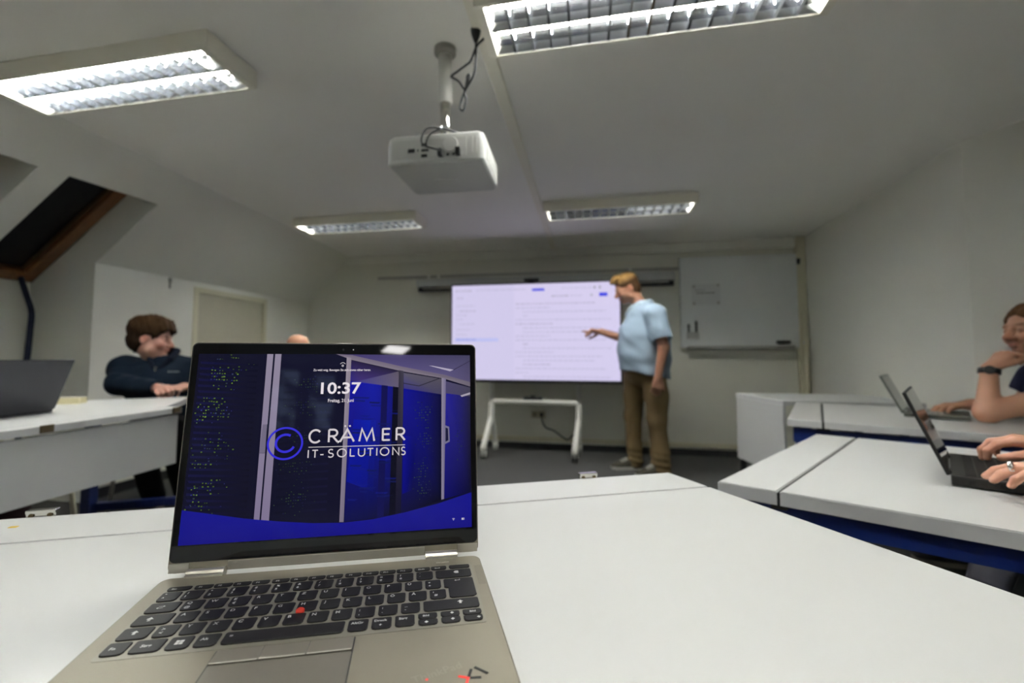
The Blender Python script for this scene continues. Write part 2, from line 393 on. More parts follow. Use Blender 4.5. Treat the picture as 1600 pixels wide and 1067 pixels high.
def proj_body(bm):
    secs = []
    for z, ins in ((0, .012), (-.006, .003), (-.03, 0), (-.098, .001), (-PH, .009)):
        pts = []
        for x, y in rrect(-PW/2+ins, -.125+ins*.6, PW/2-ins, PD-.125-ins, .018, 4): pts.append(bm.verts.new((x, y, z+(.006*math.cos(math.pi*x/PW) if z == -PH else 0)*-1)))
        secs.append(pts)
    for a, b in zip(secs, secs[1:]):
        for k in range(len(a)): bm.faces.new((a[k], a[(k+1)%len(a)], b[(k+1)%len(a)], b[k]))
    bm.faces.new(secs[0]); bm.faces.new(secs[-1][::-1])
bm = BM(); proj_body(bm); obj('body', bm, WHITE, t, False)
bm = BM(); box(bm, -.155, -.1275, -.088, .115, -.124, -.018, .002); obj('connector_panel', bm, mat('connector_panel', (.58, .58, .55), .5), t)
pk = BLACK
for x0, z0, x1, z1 in ((-.096, -.066, -.07, -.052), (-.062, -.063, -.056, -.055), (-.047, -.064, -.02, -.056), (-.047, -.045, -.025, -.034), (-.047, -.085, -.025, -.074), (.045, -.085, .053, -.076), (.066, -.085, .074, -.076)):
    bm = BM(); box(bm, x0, -.1295, z0, x1, -.127, z1, .001); obj('socket', bm, pk, t)
bm = BM(); cyl(bm, (.058, -.126, -.045), (.058, -.131, -.045), .029, .026, 24); obj('speaker_ring', bm, mat('light_ring', (.68, .68, .65), .5), t)
for x, z in ((.025, -.078), (.088, -.078)):
    bm = BM(); box(bm, x-.008, -.150, z-.012, x+.008, -.127, z+.014, .003); obj('plug', bm, BLACK, t)
bm = BM(); box(bm, .128, -.1275, -.08, .138, -.125, -.02, .001); box(bm, .145, -.1265, -.08, .152, -.124, -.02, .001); obj('vent_ridge', bm, WHITE, t)
bm = BM()
for k in range(9): box(bm, PW/2-.004, -.08+.024*k, -.085, PW/2+.0015, -.066+.024*k, -.025, .001)
obj('side_vent', bm, mat('vent_grey', (.58, .58, .55), .5), t)
bm = BM(); box(bm, -.045, .01, -PH-.0075, .045, .018, -PH-.0055, .0005); obj('embossed_mark', bm, mat('embossed', (.6, .6, .58), .5), t)
bm = BM(); tube(bm, spline([(.028, -.152, -.075), (-.03, -.168, -.055), (-.018, -.16, .0), (.03, -.13, .012), (.09, -.09, .006)], 6), .0035, 6); obj('cable', bm, BLACK, t, True)
bm = BM(); tube(bm, spline([(-.02, -.165, -.06), (-.005, -.16, -.02), (.03, -.14, .008)], 6), .003, 6)
tube(bm, spline([(-.16, -.05, .004), (-.11, -.06, .02), (-.07, -.05, .028), (-.02, -.03, .014)], 6), .007, 6); obj('cable', bm, BLACK, t, True)
bm = BM(); box(bm, -.12, -.07, .0005, -.08, -.03, .018, .004); box(bm, -.06, -.05, .0005, -.03, -.01, .026, .004); obj('cable_bundle', bm, BLACK, t)
t = thing('power_cord', 'black looped power cord with plug beside projector pole', 'cord', (PJ[0], PJ[1], H))
bm = BM(); tube(bm, [(.145, -.09, -.001), (.145, -.09, -.012), (.145, -.09, -.03), (.145, -.09, -.058)], [.015, .019, .016, .006], 12); obj('plug', bm, BLACK, t, True)
bm = BM(); tube(bm, spline([(.145, -.09, -.055), (.145, -.088, -.13), (.135, -.085, -.18), (.10, -.08, -.235), (.085, -.08, -.285), (.098, -.08, -.30), (.108, -.08, -.26), (.10, -.078, -.23), (.12, -.078, -.175), (.11, -.075, -.17), (.10, -.07, -.215), (.07, -.05, -.17), (.03, -.015, -.125)], 6), .0042, 7)
tube(bm, spline([(.03, -.012, -.12), (.10, -.06, -.118), (.125, -.08, -.115), (.15, -.09, -.07), (.19, -.10, -.045)], 6), .0042, 7)
obj('cord_loops', bm, BLACK, t, True)

# ---------------------------------------------------------------- back wall
t = thing('wall_rail', 'thin grey hanging rail along the back wall', 'rail', (-2.44, YB, 1.895))
bm = BM(); box(bm, 0, -.022, 0, 3.36, -.001, .03, .003); obj('rail', bm, ALUF, t)
bm = BM()
for x in (.62, .74, 2.86): box(bm, x, -.03, -.004, x+.03, -.0215, .034, .002)
obj('rail_clip', bm, mat('clip_white', (.75, .75, .7), .5), t)
t = thing('projection_screen', 'rolled-up projection screen in a pale case behind the television', 'projection screen', (-1.93, YB, 1.74))
bm = BM(); box(bm, 0, -.11, .035, 2.80, -.002, .13, .02, 3); obj('case', bm, mat('screen_case', (.50, .51, .5), .5), t)
bm = BM(); box(bm, .02, -.085, -.012, 2.79, -.05, .016, .004); obj('weight_bar', bm, BLACK, t)
for x in (.02, 2.745):
    bm = BM(); box(bm, x, -.087, .012, x+.045, -.045, .062, .004); obj('end_hook', bm, BLACK, t)
t = thing('whiteboard', 'grey-white whiteboard with a taped sheet on the back wall', 'whiteboard', (.94, YB, 1.10))
bm = BM(); box(bm, 0, -.055, 0, 1.065, -.03, .90, .006); obj('board', bm, BOARD, t)
bm = BM()
for q in ((-.014, -.014, 1.079, .004), (-.014, .896, 1.079, .914), (-.014, .004, .004, .896), (1.061, .004, 1.079, .896)): box(bm, q[0], -.06, q[1], q[2], -.002, q[3], .003)
obj('frame', bm, BOARD, t)
bm = BM(); box(bm, .03, -.125, -.03, 1.0, -.061, -.018, .003); box(bm, .03, -.125, -.03, 1.0, -.120, .004, .001); obj('pen_tray', bm, ALUF, t)
t = thing('paper_sheet', 'small printed paper sheet held by four magnets on whiteboard', 'paper', (1.035, YB-.0555, 1.52))
bm = BM(); box(bm, 0, -.001, 0, .27, 0, .21); obj('sheet', bm, PAPER, t)
bm = BM()
for k in range(9): box(bm, .045+.02*k, -.0016, .118, .045+.02*k+random.uniform(.012, .018), -.0011, .127)
for k in range(5): box(bm, .03+.02*k, -.0016, .15, .03+.02*k+.014, -.0011, .155)
obj('printed_text', bm, GREYMARK, t)
for i, (x, z) in enumerate(((.02, .19), (.25, .20), (.02, .015), (.25, .02))):
    m_ = thing('board_magnet', ['grey magnet at upper left corner of paper sheet', 'grey magnet at upper right corner of paper sheet', 'grey magnet at lower left corner of paper sheet', 'grey magnet at lower right corner of paper sheet'][i], 'magnet', (1.035+x, YB-.0566, 1.52+z), 0, 'magnets on the whiteboard')
    bm = BM(); cyl(bm, (0, 0, 0), (0, -.008, 0), .014, .012, 16); obj('cap', bm, ALUF, m_)
t = thing('pen_holder', 'small magnetic pen holder on lower left of whiteboard', 'pen holder', (.975, YB-.0555, 1.175))
bm = BM(); box(bm, 0, -.045, 0, .11, -.001, .07, .004); obj('tray', bm, mat('holder_grey', (.42, .42, .4), .5), t)
for x, hgt in ((.018, .12), (.09, .15)):
    bm = BM(); cyl(bm, (x, -.022, .03), (x, -.022, hgt), .010, n=12); cyl(bm, (x, -.022, hgt), (x, -.022, hgt+.03), .012, .009, 12); obj('marker', bm, BLACK, t)
t = thing('board_eraser', 'black board eraser at the lower right of whiteboard', 'eraser', (1.80, YB-.056, 1.125))
bm = BM(); box(bm, 0, -.03, 0, .12, -.001, .03, .005); obj('grip', bm, BLACK, t)
bm = BM(); box(bm, .004, -.036, .003, .116, -.030, .027, .002); obj('felt', bm, GREYMARK, t)
t = thing('wall_hook', 'dark hook on wall at top right of whiteboard', 'hook', (2.0, YB-.071, 1.93))
bm = BM(); box(bm, 0, -.006, -.03, .03, -.0005, .03, .003); tube(bm, spline([(.015, -.006, 0), (.015, -.03, -.01), (.015, -.035, .02)], 5), .005, 8); obj('hook', bm, BLACK, t)
t = thing('wall_clip', 'small dark clip at the top of knee wall', 'clip', (XK, 3.09, 1.58))
bm = BM(); box(bm, .0005, -.012, .01, .012, .012, .045, .003); box(bm, .0005, -.006, -.04, .01, .006, .012, .002); obj('clip', bm, GREYSTEEL, t)
t = thing('wall_socket', 'beige double wall socket below the television', 'socket', (-.62, YB, .33))
bm = BM(); box(bm, 0, -.028, 0, .155, -.001, .08, .006); obj('cover', bm, mat('socket_beige', (.42, .38, .26), .5), t)
bm = BM(); cyl(bm, (.04, -.0285, .04), (.04, -.030, .04), .022); obj('outlet', bm, mat('outlet_shadow', (.2, .18, .13), .5), t)
t = thing('tv_power_cable', 'dark power cable running from wall socket to television stand', 'cable', (-.62, YB, .33))
bm = BM(); cyl(bm, (.115, -.029, .04), (.115, -.06, .04), .024, .019, 14); obj('plug', bm, BLACK, t)
bm = BM(); tube(bm, spline([(.115, -.06, .04), (.13, -.085, -.03), (.17, -.09, -.09), (.25, -.1, -.115), (.34, -.12, -.175), (.40, -.14, -.195), (.45, -.2, -.14), (.50, -.33, -.10)], 6), .008, 7); obj('cord', bm, BLACK, t, True)

# ---------------------------------------------------------------- television on its trolley
t = thing('television', 'large television showing a pale web page', 'television', (-.543, 4.50, 1.233))
TW, TH = 1.705, 1.0
bm = BM(); box(bm, -TW/2, 0, -TH/2, TW/2, .05, TH/2, .006); obj('body', bm, BLACK, t)
bm = BM()
for q in ((-TW/2, -TH/2, TW/2, -TH/2+.028), (-TW/2, TH/2-.014, TW/2, TH/2), (-TW/2, -TH/2, -TW/2+.014, TH/2), (TW/2-.014, -TH/2, TW/2, TH/2)): box(bm, q[0], -.008, q[1], q[2], 0, q[3], .002)
obj('bezel', bm, BLACK, t)
A = Art(); w2, h2 = TW/2-.014, TH/2-.02
BG = (.66, .61, .84); A.rect(-w2, -TH/2+.028, w2, TH/2-.014, BG)
# page painted in 0..1 across, 0..1 down
def px(u): return -w2+2*w2*u
def py(v): return TH/2-.014-(TH-.042)*v
def bar(u0, v0, u1, v1, c): A.rect(px(u0), py(v1), px(u1), py(v0), c)
A.z = .0004; bar(0, 0, .385, 1, (.635, .59, .82)); bar(.385, 0, 1, .235, (.67, .615, .845))
A.z = .0008
def words(u0, u1, v, hgt, c, mn=.008, mx=.03):
    u = u0
    while u < u1:
        w = random.uniform(mn, mx); bar(u, v, min(u1, u+w), v+hgt, c); u += w+.006
g1, g2 = (.42, .39, .55), (.5, .47, .66)
words(.02, .125, .052, .012, (.40, .37, .5)); words(.15, .46, .052, .009, g2, .02, .045)
bar(.495, .05, .568, .076, (.06, .07, .75)); words(.67, .85, .05, .009, g2)
for u in (.855, .885): bar(u, .042, u+.009, .064, (.2, .2, .26))
words(.61, .71, .128, .011, (.36, .34, .45)); words(.72, .79, .128, .009, g2); bar(.835, .12, .848, .14, (.4, .4, .5)); bar(.885, .108, .932, .146, (.06, .07, .75))
for i, v in enumerate((.13, .215, .27, .315, .36, .41, .47, .52)): words(.03+.018*(i % 3 == 2), .07+.1*((i*7) % 4)/4+.03*(i == 2), v, .01, g1 if i in (0, 2) else g2)
bar(.02, .565, .29, .60, (.5, .52, .86)); A.z = .0011; words(.028, .15, .575, .012, (.25, .27, .7))
for i in range(19):
    v = .205+.042*i; words(.395+.045*(i % 4 in (2, 3)), (.86, .60, .92, .47, .95, .62, .9)[i % 7], v, .010, g1 if i % 5 == 0 else g2)
o = A.build('display', TVM, t); o.rotation_euler = (R(90), 0, 0); o.location = (0, -.0005, 0)
t = thing('webcam', 'black conference camera on top of the television', 'camera', (-.56, 4.515, 1.7345))
bm = BM(); box(bm, -.075, -.03, .006, .075, .025, .04, .012, 3); obj('body', bm, BLACK, t)
bm = BM(); cyl(bm, (0, -.030, .023), (0, -.036, .023), .014); obj('lens', bm, GLASSB, t)
bm = BM(); box(bm, -.03, -.012, 0, .03, .02, .008, .001); obj('foot', bm, BLACK, t)
t = thing('tv_trolley', 'white tubular wheeled trolley under the television', 'stand', (-.543, 4.60, 0))
for s in (-1, 1):
    x = s*.44
    bm = BM(); tube(bm, [(x, .0, 1.55), (x, 0, .50)], .024, 12); obj('upright', bm, WHITEM, t, True)
    bm = BM(); tube(bm, spline([(x, 0, .52), (x-.002, -.005, .42), (x-.006, -.02, .35), (x-.022, -.12, .22), (x-.034, -.195, .12), (x-.035, -.2, .085)], 6), .03, 12); obj('leg', bm, WHITEM, t, True)
    bm = BM(); tube(bm, spline([(x, .02, .40), (x, .12, .24), (x, .19, .12), (x, .2, .085)], 6), .022, 12); obj('leg', bm, WHITEM, t, True)
    for xx, yy in ((x-.035, -.2), (x, .2)):
        bm = BM(); cyl(bm, (xx-.024, yy, .04), (xx-.006, yy, .04), .039, n=18); cyl(bm, (xx+.006, yy, .04), (xx+.024, yy, .04), .039, n=18); c = obj('caster', bm, mat('caster_grey', (.30, .30, .28), .6) if s < 0 or yy > 0 else RUBBER, t)
        bm = BM(); box(bm, xx-.028, yy-.015, .04, xx+.028, yy+.02, .088, .008); obj('caster_fork', bm, WHITEM, c)
bm = BM(); tube(bm, [(-.44, 0, .535), (.44, 0, .535)], .025, 12); obj('crossbar', bm, WHITEM, t, True)
bm = BM(); box(bm, -.40, -.048, 1.05, .40, -.026, 1.42, .004); obj('mounting_plate', bm, BLACK, t)
t = thing('remote_box', 'small black media box on trolley crossbar', 'media box', (-.56, 4.60, .561))
bm = BM(); box(bm, -.09, -.025, 0, .10, .025, .028, .006); obj('case', bm, BLACK, t)
bm = BM(); box(bm, -.02, -.02, .0285, .03, .015, .042, .004); obj('antenna_block', bm, BLACK, t)

# ================================================================ tables
TZ, TT = .76, .024
def v2(*p): return Vector(p)
def plate(bm, poly, z0, z1, bev=.002):
    prism(bm, poly, z0, z1)
    if bev: bmesh.ops.bevel(bm, geom=[e for e in bm.edges if abs(e.verts[0].co.z-e.verts[1].co.z) < 1e-6 and max(e.verts[0].co.z, e.verts[1].co.z) > z1-1e-5], offset=bev, segments=2, affect='EDGES')
def two_mat_top(bm):
    bm.normal_update()
    for f in bm.faces: f.material_index = 0 if f.normal.z > .5 else 1
def edge_table(name, label, far_l, far_r, near_r, near_l, strip, gap, rail=True, rail_in=.02, rail_h=.052, TZ=TZ, TT=TT, group='white tables set in a ring'):
    """far_l..far_r is the edge with the narrow flap; all in the plane of the top"""
    fl, fr, nr, nl = map(lambda p: Vector(p), (far_l, far_r, near_r, near_l))
    c = (fl+fr+nr+nl)/4
    t = thing(name, label, 'table', (c.x, c.y, 0), 0, group)
    L = lambda p: (p.x-c.x, p.y-c.y)
    def down(p, q, d): return p+(q-p).normalized()*d
    s_l, s_r = down(fl, nl, strip), down(fr, nr, strip); m_l, m_r = down(fl, nl, strip+gap), down(fr, nr, strip+gap)
    bm = BM(); plate(bm, [L(p) for p in (fl, s_l, s_r, fr)], TZ-TT, TZ); two_mat_top(bm); obj('flap', bm, [TOP, EDGE], t)
    bm = BM(); plate(bm, [L(p) for p in (m_l, nl, nr, m_r)], TZ-TT, TZ); two_mat_top(bm); obj('tabletop', bm, [TOP, EDGE], t)
    bm = BM(); prism(bm, [L(p) for p in (s_l+(s_l-m_l)*2, m_l+(m_l-s_l)*2, m_r+(m_r-s_r)*2, s_r+(s_r-m_r)*2)], TZ-TT-.008, TZ-TT-.0005)
    g_ = (m_l-s_l)*.06; prism(bm, [L(p) for p in (s_l+g_, m_l-g_, m_r-g_, s_r+g_)], TZ-TT-.0004, TZ-.0035); obj('hinge_gap_shade', bm, DARKGAP, t)  # hinge strip plus a dark filler that paints the shade inside the groove
    cc = [c+(p-c)*.955 for p in (fl, fr, nr, nl)]
    cc = [down(down(p, a, rail_in), b, rail_in) for p, a, b in ((fl, fr, nl), (fr, fl, nr), (nr, nl, fr), (nl, nr, fl))]
    z1 = TZ-TT-.009
    for i in range(4):
        a, b = cc[i], cc[(i+1) % 4]; d = (b-a).normalized(); n = Vector((-d.y, d.x))*-.015
        if (c-a).dot(n) < 0: n = -n
        bm = BM(); prism(bm, [L(p) for p in (a, b, b+n*2, a+n*2)], z1-rail_h, z1); obj('frame_rail', bm, BLUE, t)
    for i in range(4):
        p = cc[i]+(c-cc[i]).normalized()*.04
        bm = BM(); x, y = L(p); box(bm, x-.022, y-.022, .035, x+.022, y+.022, z1-.001, .006); obj('leg', bm, BLUE, t)
    for a, b in ((cc[0], cc[3]), (cc[1], cc[2])):
        bm = BM(); a2, b2 = a+(c-a).normalized()*.04, b+(c-b).normalized()*.04; d = (b2-a2).normalized(); n = Vector((-d.y, d.x))*.025
        prism(bm, [L(q) for q in (a2-d*.04+n, a2-d*.04-n, b2+d*.04-n, b2+d*.04+n)], .004, .036); obj('foot_bar', bm, BLUE, t)
    return t, c
# table under the silver laptop
fr = v2(.154, .977); e = v2(.898, .440).normalized(); dn = v2(.512, -.859).normalized()
FT, c = edge_table('training_table', 'nearest white table, carrying the open silver laptop', fr-e*1.6, fr, fr+dn*.80, fr-e*1.6+dn*.80, .104, .0032)
def latch(parent, p, d, label=None):
    """little sprung connector plate on the edge of the flap"""
    n = Vector((-d.y, d.x)); M = Matrix(((d.x, n.x, 0, p.x), (d.y, n.y, 0, p.y), (0, 0, 1, TZ), (0, 0, 0, 1)))
    bm = BM(); box(bm, -.018, .0005, -.016, .018, .008, .0075, .001, 2, M); box(bm, -.018, -.001, .004, .018, .010, .009, .001, 2, M); o = obj('edge_connector', bm, CHROME, parent)
    bm = BM()
    for x in (-.011, .011): cyl(bm, M @ Vector((x, -.0015, .0015)), M @ Vector((x, .0, .0015)), .003, n=10)
    obj('rivet', bm, BRONZE, o); return o
for p in ((-.772, .525), (-.008, .912)):
    q = v2(*p); q = fr+e*((q-fr).dot(e)); latch(FT, q-c, e)
q = v2(-.772, .478)
t = thing('yellow_sticker', 'tiny yellow sticker on the near table flap', 'sticker', (-.758, .484, TZ), .4)
bm = BM(); prism(bm, rrect(-.005, -.003, .005, .003, .001, 2), .0002, .0006); obj('sticker', bm, YEL, t)
# right-hand near table (black laptop)
SR = 1.2; TZR = .99-.23*SR; TTR = TT*SR
a0 = v2(.233, .927)*SR; e = v2(.874, -.486).normalized(); s_ = v2(.437, .629)*SR
NT, c = edge_table('training_table', 'white table with blue rail carrying the black laptop', a0, a0+s_, a0+s_+e*1.7, a0+e*1.7, .094*SR, .0055, rail_in=.03, rail_h=.036, TZ=TZR, TT=TTR)
for k in (.42,):
    p = a0+e*.60+(s_.normalized())*.0285-c
    bm = BM(); n = Vector((-s_.x, -s_.y)).normalized(); cyl(bm, (p.x, p.y, TZR-TTR-.028), (p.x+n.x*.008, p.y+n.y*.008, TZR-TTR-.028), .0095, .007, 14); obj('rail_bolt', bm, BRONZE, NT)
# right-hand far table (grey laptop)
b0 = v2(.724, 1.90)*SR; e = v2(.897, -.442).normalized(); s2 = v2(.337, .766)*SR
FRT, c = edge_table('training_table', 'white table with blue rail in front of the bearded man', b0, b0+s2, b0+s2+e*.85, b0+e*1.65, .105*SR, .0095, rail_h=.062, TZ=TZR, TT=TTR)
p = b0+v2(.075, -.005)-c
# third right table with hanging white panel
t = thing('side_table', 'white table with hanging end panel below the whiteboard', 'table', (1.66, 3.55, 0), 0, 'white tables set in a ring')
poly = [(x-1.66, y-3.55) for x, y in ((.931*SR, 3.225*SR), (1.012*SR, 2.70*SR), (2.0, 3.24), (2.03, 3.98))]
bm = BM(); plate(bm, poly, TZR-TTR, TZR); two_mat_top(bm); obj('tabletop', bm, [TOP, EDGE], t)
d = v2(.081, -.525).normalized(); n = v2(-d.y, d.x)
a = v2(*poly[0])+d*.004; b = v2(*poly[1])-d*.004; n = v2(.018, .003)
bm = BM(); prism(bm, [(p.x, p.y) for p in (a, b, b+n, a+n)], TZR-.41*SR, TZR-TTR-.001); obj('end_panel', bm, TOP, t)
for x, y in ((poly[0][0]+.03, poly[0][1]-.03), (poly[1][0]+.30, poly[1][1]+.16), (.28, -.2), (.28, .3)):
    bm = BM(); box(bm, x-.018, y-.018, .06, x+.018, y+.018, TZR-TTR-.001, .004); lg = obj('leg', bm, BLACK, t)
    bm = BM(); cyl(bm, (x-.015, y, .0315), (x+.015, y, .0315), .031, n=18); obj('caster', bm, WHITE, lg)
# left table
A_ = v2(-1.60, .2); LP = [v2(-1.685, .60), v2(-1.795, 1.74), v2(-2.20, 2.195), v2(-2.53, 1.915), v2(-2.40, .62)]
c = v2(-2.1, 1.4)
t = LT = thing('training_table', 'white table with deep white apron at left, dark laptop on it', 'table', (c.x, c.y, 0), 0, 'white tables set in a ring')
pl = [(p.x-c.x, p.y-c.y) for p in LP]
ie = (LP[1]-LP[0]).normalized(); nn_ = v2(-ie.y, ie.x)
st = [LP[0], LP[1], LP[1]+nn_*.075, LP[0]+nn_*.075]; mn = [LP[0]+nn_*.079, LP[1]+nn_*.079, LP[2], LP[3], LP[4]]
bm = BM(); plate(bm, [(p.x-c.x, p.y-c.y) for p in st], TZ-TT, TZ); two_mat_top(bm); obj('flap', bm, [TOP, EDGE], t)
bm = BM(); plate(bm, [(p.x-c.x, p.y-c.y) for p in mn], TZ-TT, TZ); two_mat_top(bm); obj('tabletop', bm, [TOP, EDGE], t)
bm = BM(); q = [LP[0]+nn_*.07, LP[1]+nn_*.07-ie*.01, LP[1]+nn_*.084-ie*.01, LP[0]+nn_*.084]; prism(bm, [(p.x-c.x, p.y-c.y) for p in q], TZ-TT-.008, TZ-TT-.0005); obj('hinge_gap_shade', bm, DARKGAP, t)
q = [LP[0]+nn_*.008, LP[1]+nn_*.008-ie*.01, LP[1]+nn_*.028-ie*.01, LP[0]+nn_*.028]
bm = BM(); prism(bm, [(p.x-c.x, p.y-c.y) for p in q], TZ-.245, TZ-TT-.009); obj('apron_panel', bm, TOP, t)
for s in (.585, 1.115):
    p = LP[0]+ie*s-c; M = Matrix(((ie.x, -nn_.x, 0, p.x), (ie.y, -nn_.y, 0, p.y), (0, 0, 1, TZ), (0, 0, 0, 1)))
    bm = BM(); box(bm, -.02, .0005, -.022, .02, .007, .003, .001, 2, M); obj('edge_connector', bm, BRONZE, t)
for (x, y) in ((-2.44, 1.86), (-2.0, .75), (-2.36, .72)):
    bm = BM(); box(bm, x-c.x-.028, y-c.y-.022, .03, x-c.x+.028, y-c.y+.022, TZ-TT-.001, .005); obj('leg', bm, BLUE, t)
d = v2(.34, .18).normalized(); n = v2(-d.y, d.x)*.018; p, q = v2(-2.41, 1.875)-c, v2(-2.07, 2.055)-c
bm = BM(); prism(bm, [tuple(p+n), tuple(p-n), tuple(q-n), tuple(q+n)], .222, .258); obj('foot_rail', bm, BLUE, t)
t = thing('note_pad', 'cream note pad lying on the left table by the wall', 'note pad', (-2.44, 1.75, TZ), .5)
bm = BM(); box(bm, -.05, -.035, .0005, .05, .035, .028, .002); obj('pages', bm, CREAMP, t)
bm = BM(); box(bm, -.051, -.036, .0282, .051, .036, .0295, .0005); obj('cover', bm, CREAM, t)
t = thing('cable_duct', 'cream cable duct low on the wall of window recess', 'duct', (XK+.0, 2.3, 0))
bm = BM(); box(bm, -.40, -.10, .14, -.385, .12, .30, .004); box(bm, -.385, -.10, .07, -.38, .12, .14, .001); obj('duct', bm, CREAMP, t)
t = thing('hanging_hose', 'dark blue hose hanging from window frame behind dark laptop', 'hose', (-3.75, 2.42, 0))
bm = BM(); tube(bm, spline([(-.13, 0, 1.545), (-.07, -.0, 1.42), (0, -.005, 1.29), (.008, -.01, 1.16), (-.005, -.01, .95), (-.03, -.01, .7), (-.05, 0, .02)], 8), [.017]*49, 10); obj('tube', bm, mat('blue_hose', (.006, .013, .045), .5), t, True)
bm = BM(); cyl(bm, (-.135, 0, 1.54), (-.12, 0, 1.565), .012); obj('hook', bm, CHROME, t)

# ================================================================ the silver laptop
LO = Vector((-.4186, .3977, .7695)); LY = .3808; LW = .3159
LAP = thing('silver_laptop', 'open silver laptop showing a blue server room lock screen', 'laptop', (LO.x, LO.y, LO.z), LY)
# local frame: x to the right along the hinge, y to the back, z up; deck top is z = 0
DEP, TH0 = .2165, .0095
def outline(x0, y0, x1, y1, r): return rrect(x0, y0, x1, y1, r, 5)
bm = BM(); secs = []
for z, ins in ((0, .0012), (-.0009, 0), (-.006, .0005), (-.0085, .006)):
    secs.append([bm.verts.new((x, y, z)) for x, y in outline(ins, -DEP+ins, LW-ins, -.0085-ins*.3, .008)])
for a, b in zip(secs, secs[1:]):
    for k in range(len(a)): bm.faces.new((a[k], a[(k+1)%len(a)], b[(k+1)%len(a)], b[k]))
bm.faces.new(secs[0]); bm.faces.new(secs[-1][::-1])
BODY = obj('base', bm, LSILVER, LAP)
for x in (.03, LW-.03):
    bm = BM(); box(bm, x-.015, -.03, -.0095, x+.015, -.022, -.0086); obj('rubber_foot', bm, RUBBER, BODY)
bm = BM(); box(bm, .02, -DEP+.01, -.0095, LW-.02, -DEP+.018, -.0086); obj('rubber_foot', bm, RUBBER, BODY)
# hinges and rear edge
for x0, x1 in ((.0200, .0548), (.2570, .2920)):
    bm = BM(); tube(bm, [(x0, -.0035, .0005), (x1, -.0035, .0005)], .0052, 14); box(bm, x0, -.0115, -.004, x1, -.0035, .0022, .001); obj('hinge', bm, LSILVERB, LAP)
# keyboard well, keys
KB = bpy.data.objects.new('keyboard', None)
bm = BM(); prism(bm, rrect(.0145, -.1370, .3045, -.0275, .003, 3), .00005, .0003); KB = obj('keyboard', bm, mat('keyboard_tray', (.24, .225, .18), .42, .4), LAP)
KTOP = .0013
def key(u0, u1, v0, v1, legends=(), poly=None, hgt=KTOP):
    """u across from the left, v from the hinge towards the user"""
    bm = BM(); cx, cy = (u0+u1)/2, -(v0+v1)/2
    r = min(.0014, (v1-v0)*.25)
    if poly is None: pts = rrect(u0-cx, -v1-cy, u1-cx, -v0-cy, r, 2, rb=min(.0034, (v1-v0)*.4)); ins = rrect(u0-cx+.0004, -v1-cy+.0004, u1-cx-.0004, -v0-cy-.0004, r, 2, rb=min(.0034, (v1-v0)*.4))
    else:
        pts = [(x-cx, -y-cy) for x, y in poly]; cen = Vector((sum(p[0] for p in pts)/len(pts), sum(p[1] for p in pts)/len(pts)))
        ins = [tuple(Vector(p)+(cen-Vector(p)).normalized()*.0005) for p in pts]
    a = [bm.verts.new((*p, .0003)) for p in pts]; b = [bm.verts.new((*p, hgt-.0003)) for p in pts]; c = [bm.verts.new((*p, hgt)) for p in ins]
    for s, q in ((a, b), (b, c)):
        for k in range(len(s)): bm.faces.new((s[k], s[(k+1)%len(s)], q[(k+1)%len(s)], q[k]))
    bm.faces.new(c); bm.faces.new(a[::-1])
    bmesh.ops.recalc_face_normals(bm, faces=bm.faces)
    for lg in legends:
        s, lx, ly, sz = lg[:4]
        if isinstance(s, str):
            V, Fc = text_geo(s, .02)
            if not V: continue
            mx = min(v[0] for v in V)
            V = [((v[0]-mx)*sz*1.0+lx+u0-cx, v[1]*sz+ly-v1*0-cy-v0*1.0*0+(-v0)) for v in V]
            V = [(x, y+cy*0) for x, y in V]
            vs = [bm.verts.new((x, y, hgt+.00006)) for x, y in V]
            for q in Fc:
                try: f = bm.faces.new([vs[i] for i in q]); f.material_index = 1
                except ValueError: pass
        else:
            for pol in s:
                f = bm.faces.new([bm.verts.new((x*sz+lx+u0-cx, y*sz+ly-v0-cy, hgt+.00006)) for x, y in pol]); f.material_index = 1
    me = bpy.data.meshes.new('key'); bm.to_mesh(me); bm.free()
    o = link('key', me, [KEYM, LEG], KB); o.location = (cx, cy, 0); return o
G = .0028; PT = .0190; KX0, KX1 = .0165, .3020
def L1_(s, sz=.0052, x=.0026, y=-.0062): return (s, x, y, sz)
# function row
fn = ['Esc', 'F1', 'F2', 'F3', 'F4', 'F5', 'F6', 'F7', 'F8', 'F9', 'F10', 'F11', 'F12', 'Einfg', 'Entf', '']
x = KX0
fw_ = [.0215]+[.0168]*12+[.0168, .0168, .0225]; gaps = [.0028, .0009, .0009, .0009, .0022, .0009, .0009, .0009, .0022, .0009, .0009, .0009, .0022, .0009, .0028, 0]
sc_ = (KX1-KX0)/(sum(fw_)+sum(gaps))
for s, w, g in zip(fn, fw_, gaps):
    key(x, x+w*sc_, .0300, .0378, [(s, .004, -.0056, .0034)] if s else [], hgt=.0011); x += (w+g)*sc_
v0 = .0405
def row(v, x0, items):
    x = x0
    for w, lg in items:
        if w > 0: key(x, x+w, v, v+PT-G, lg)
        x += abs(w)+G
K = PT*1.0-G+.0002
dbl = lambda a, b: [(a, .003, -.0062, .0046), (b, .003, -.0122, .0046)]
nums = [('1', '!'), ('2', '"'), ('3', '§'), ('4', '$'), ('5', '%'), ('6', '&'), ('7', '/'), ('8', '('), ('9', ')'), ('0', '='), ('ß', '?'), ('´', '`')]
row(v0, KX0, [(.0165, dbl('°', '^'))]+[(K, dbl(b, a)) for a, b in nums]+[(KX1-KX0-.0165-G-12*(K+G), [([[(0, .5), (.35, 1), (.35, 0)], [(.35, 1), (1, 1), (1, 0), (.35, 0)]], .018, -.0085, .005)])])
v1 = v0+PT
KQ = KX0+.0248+G
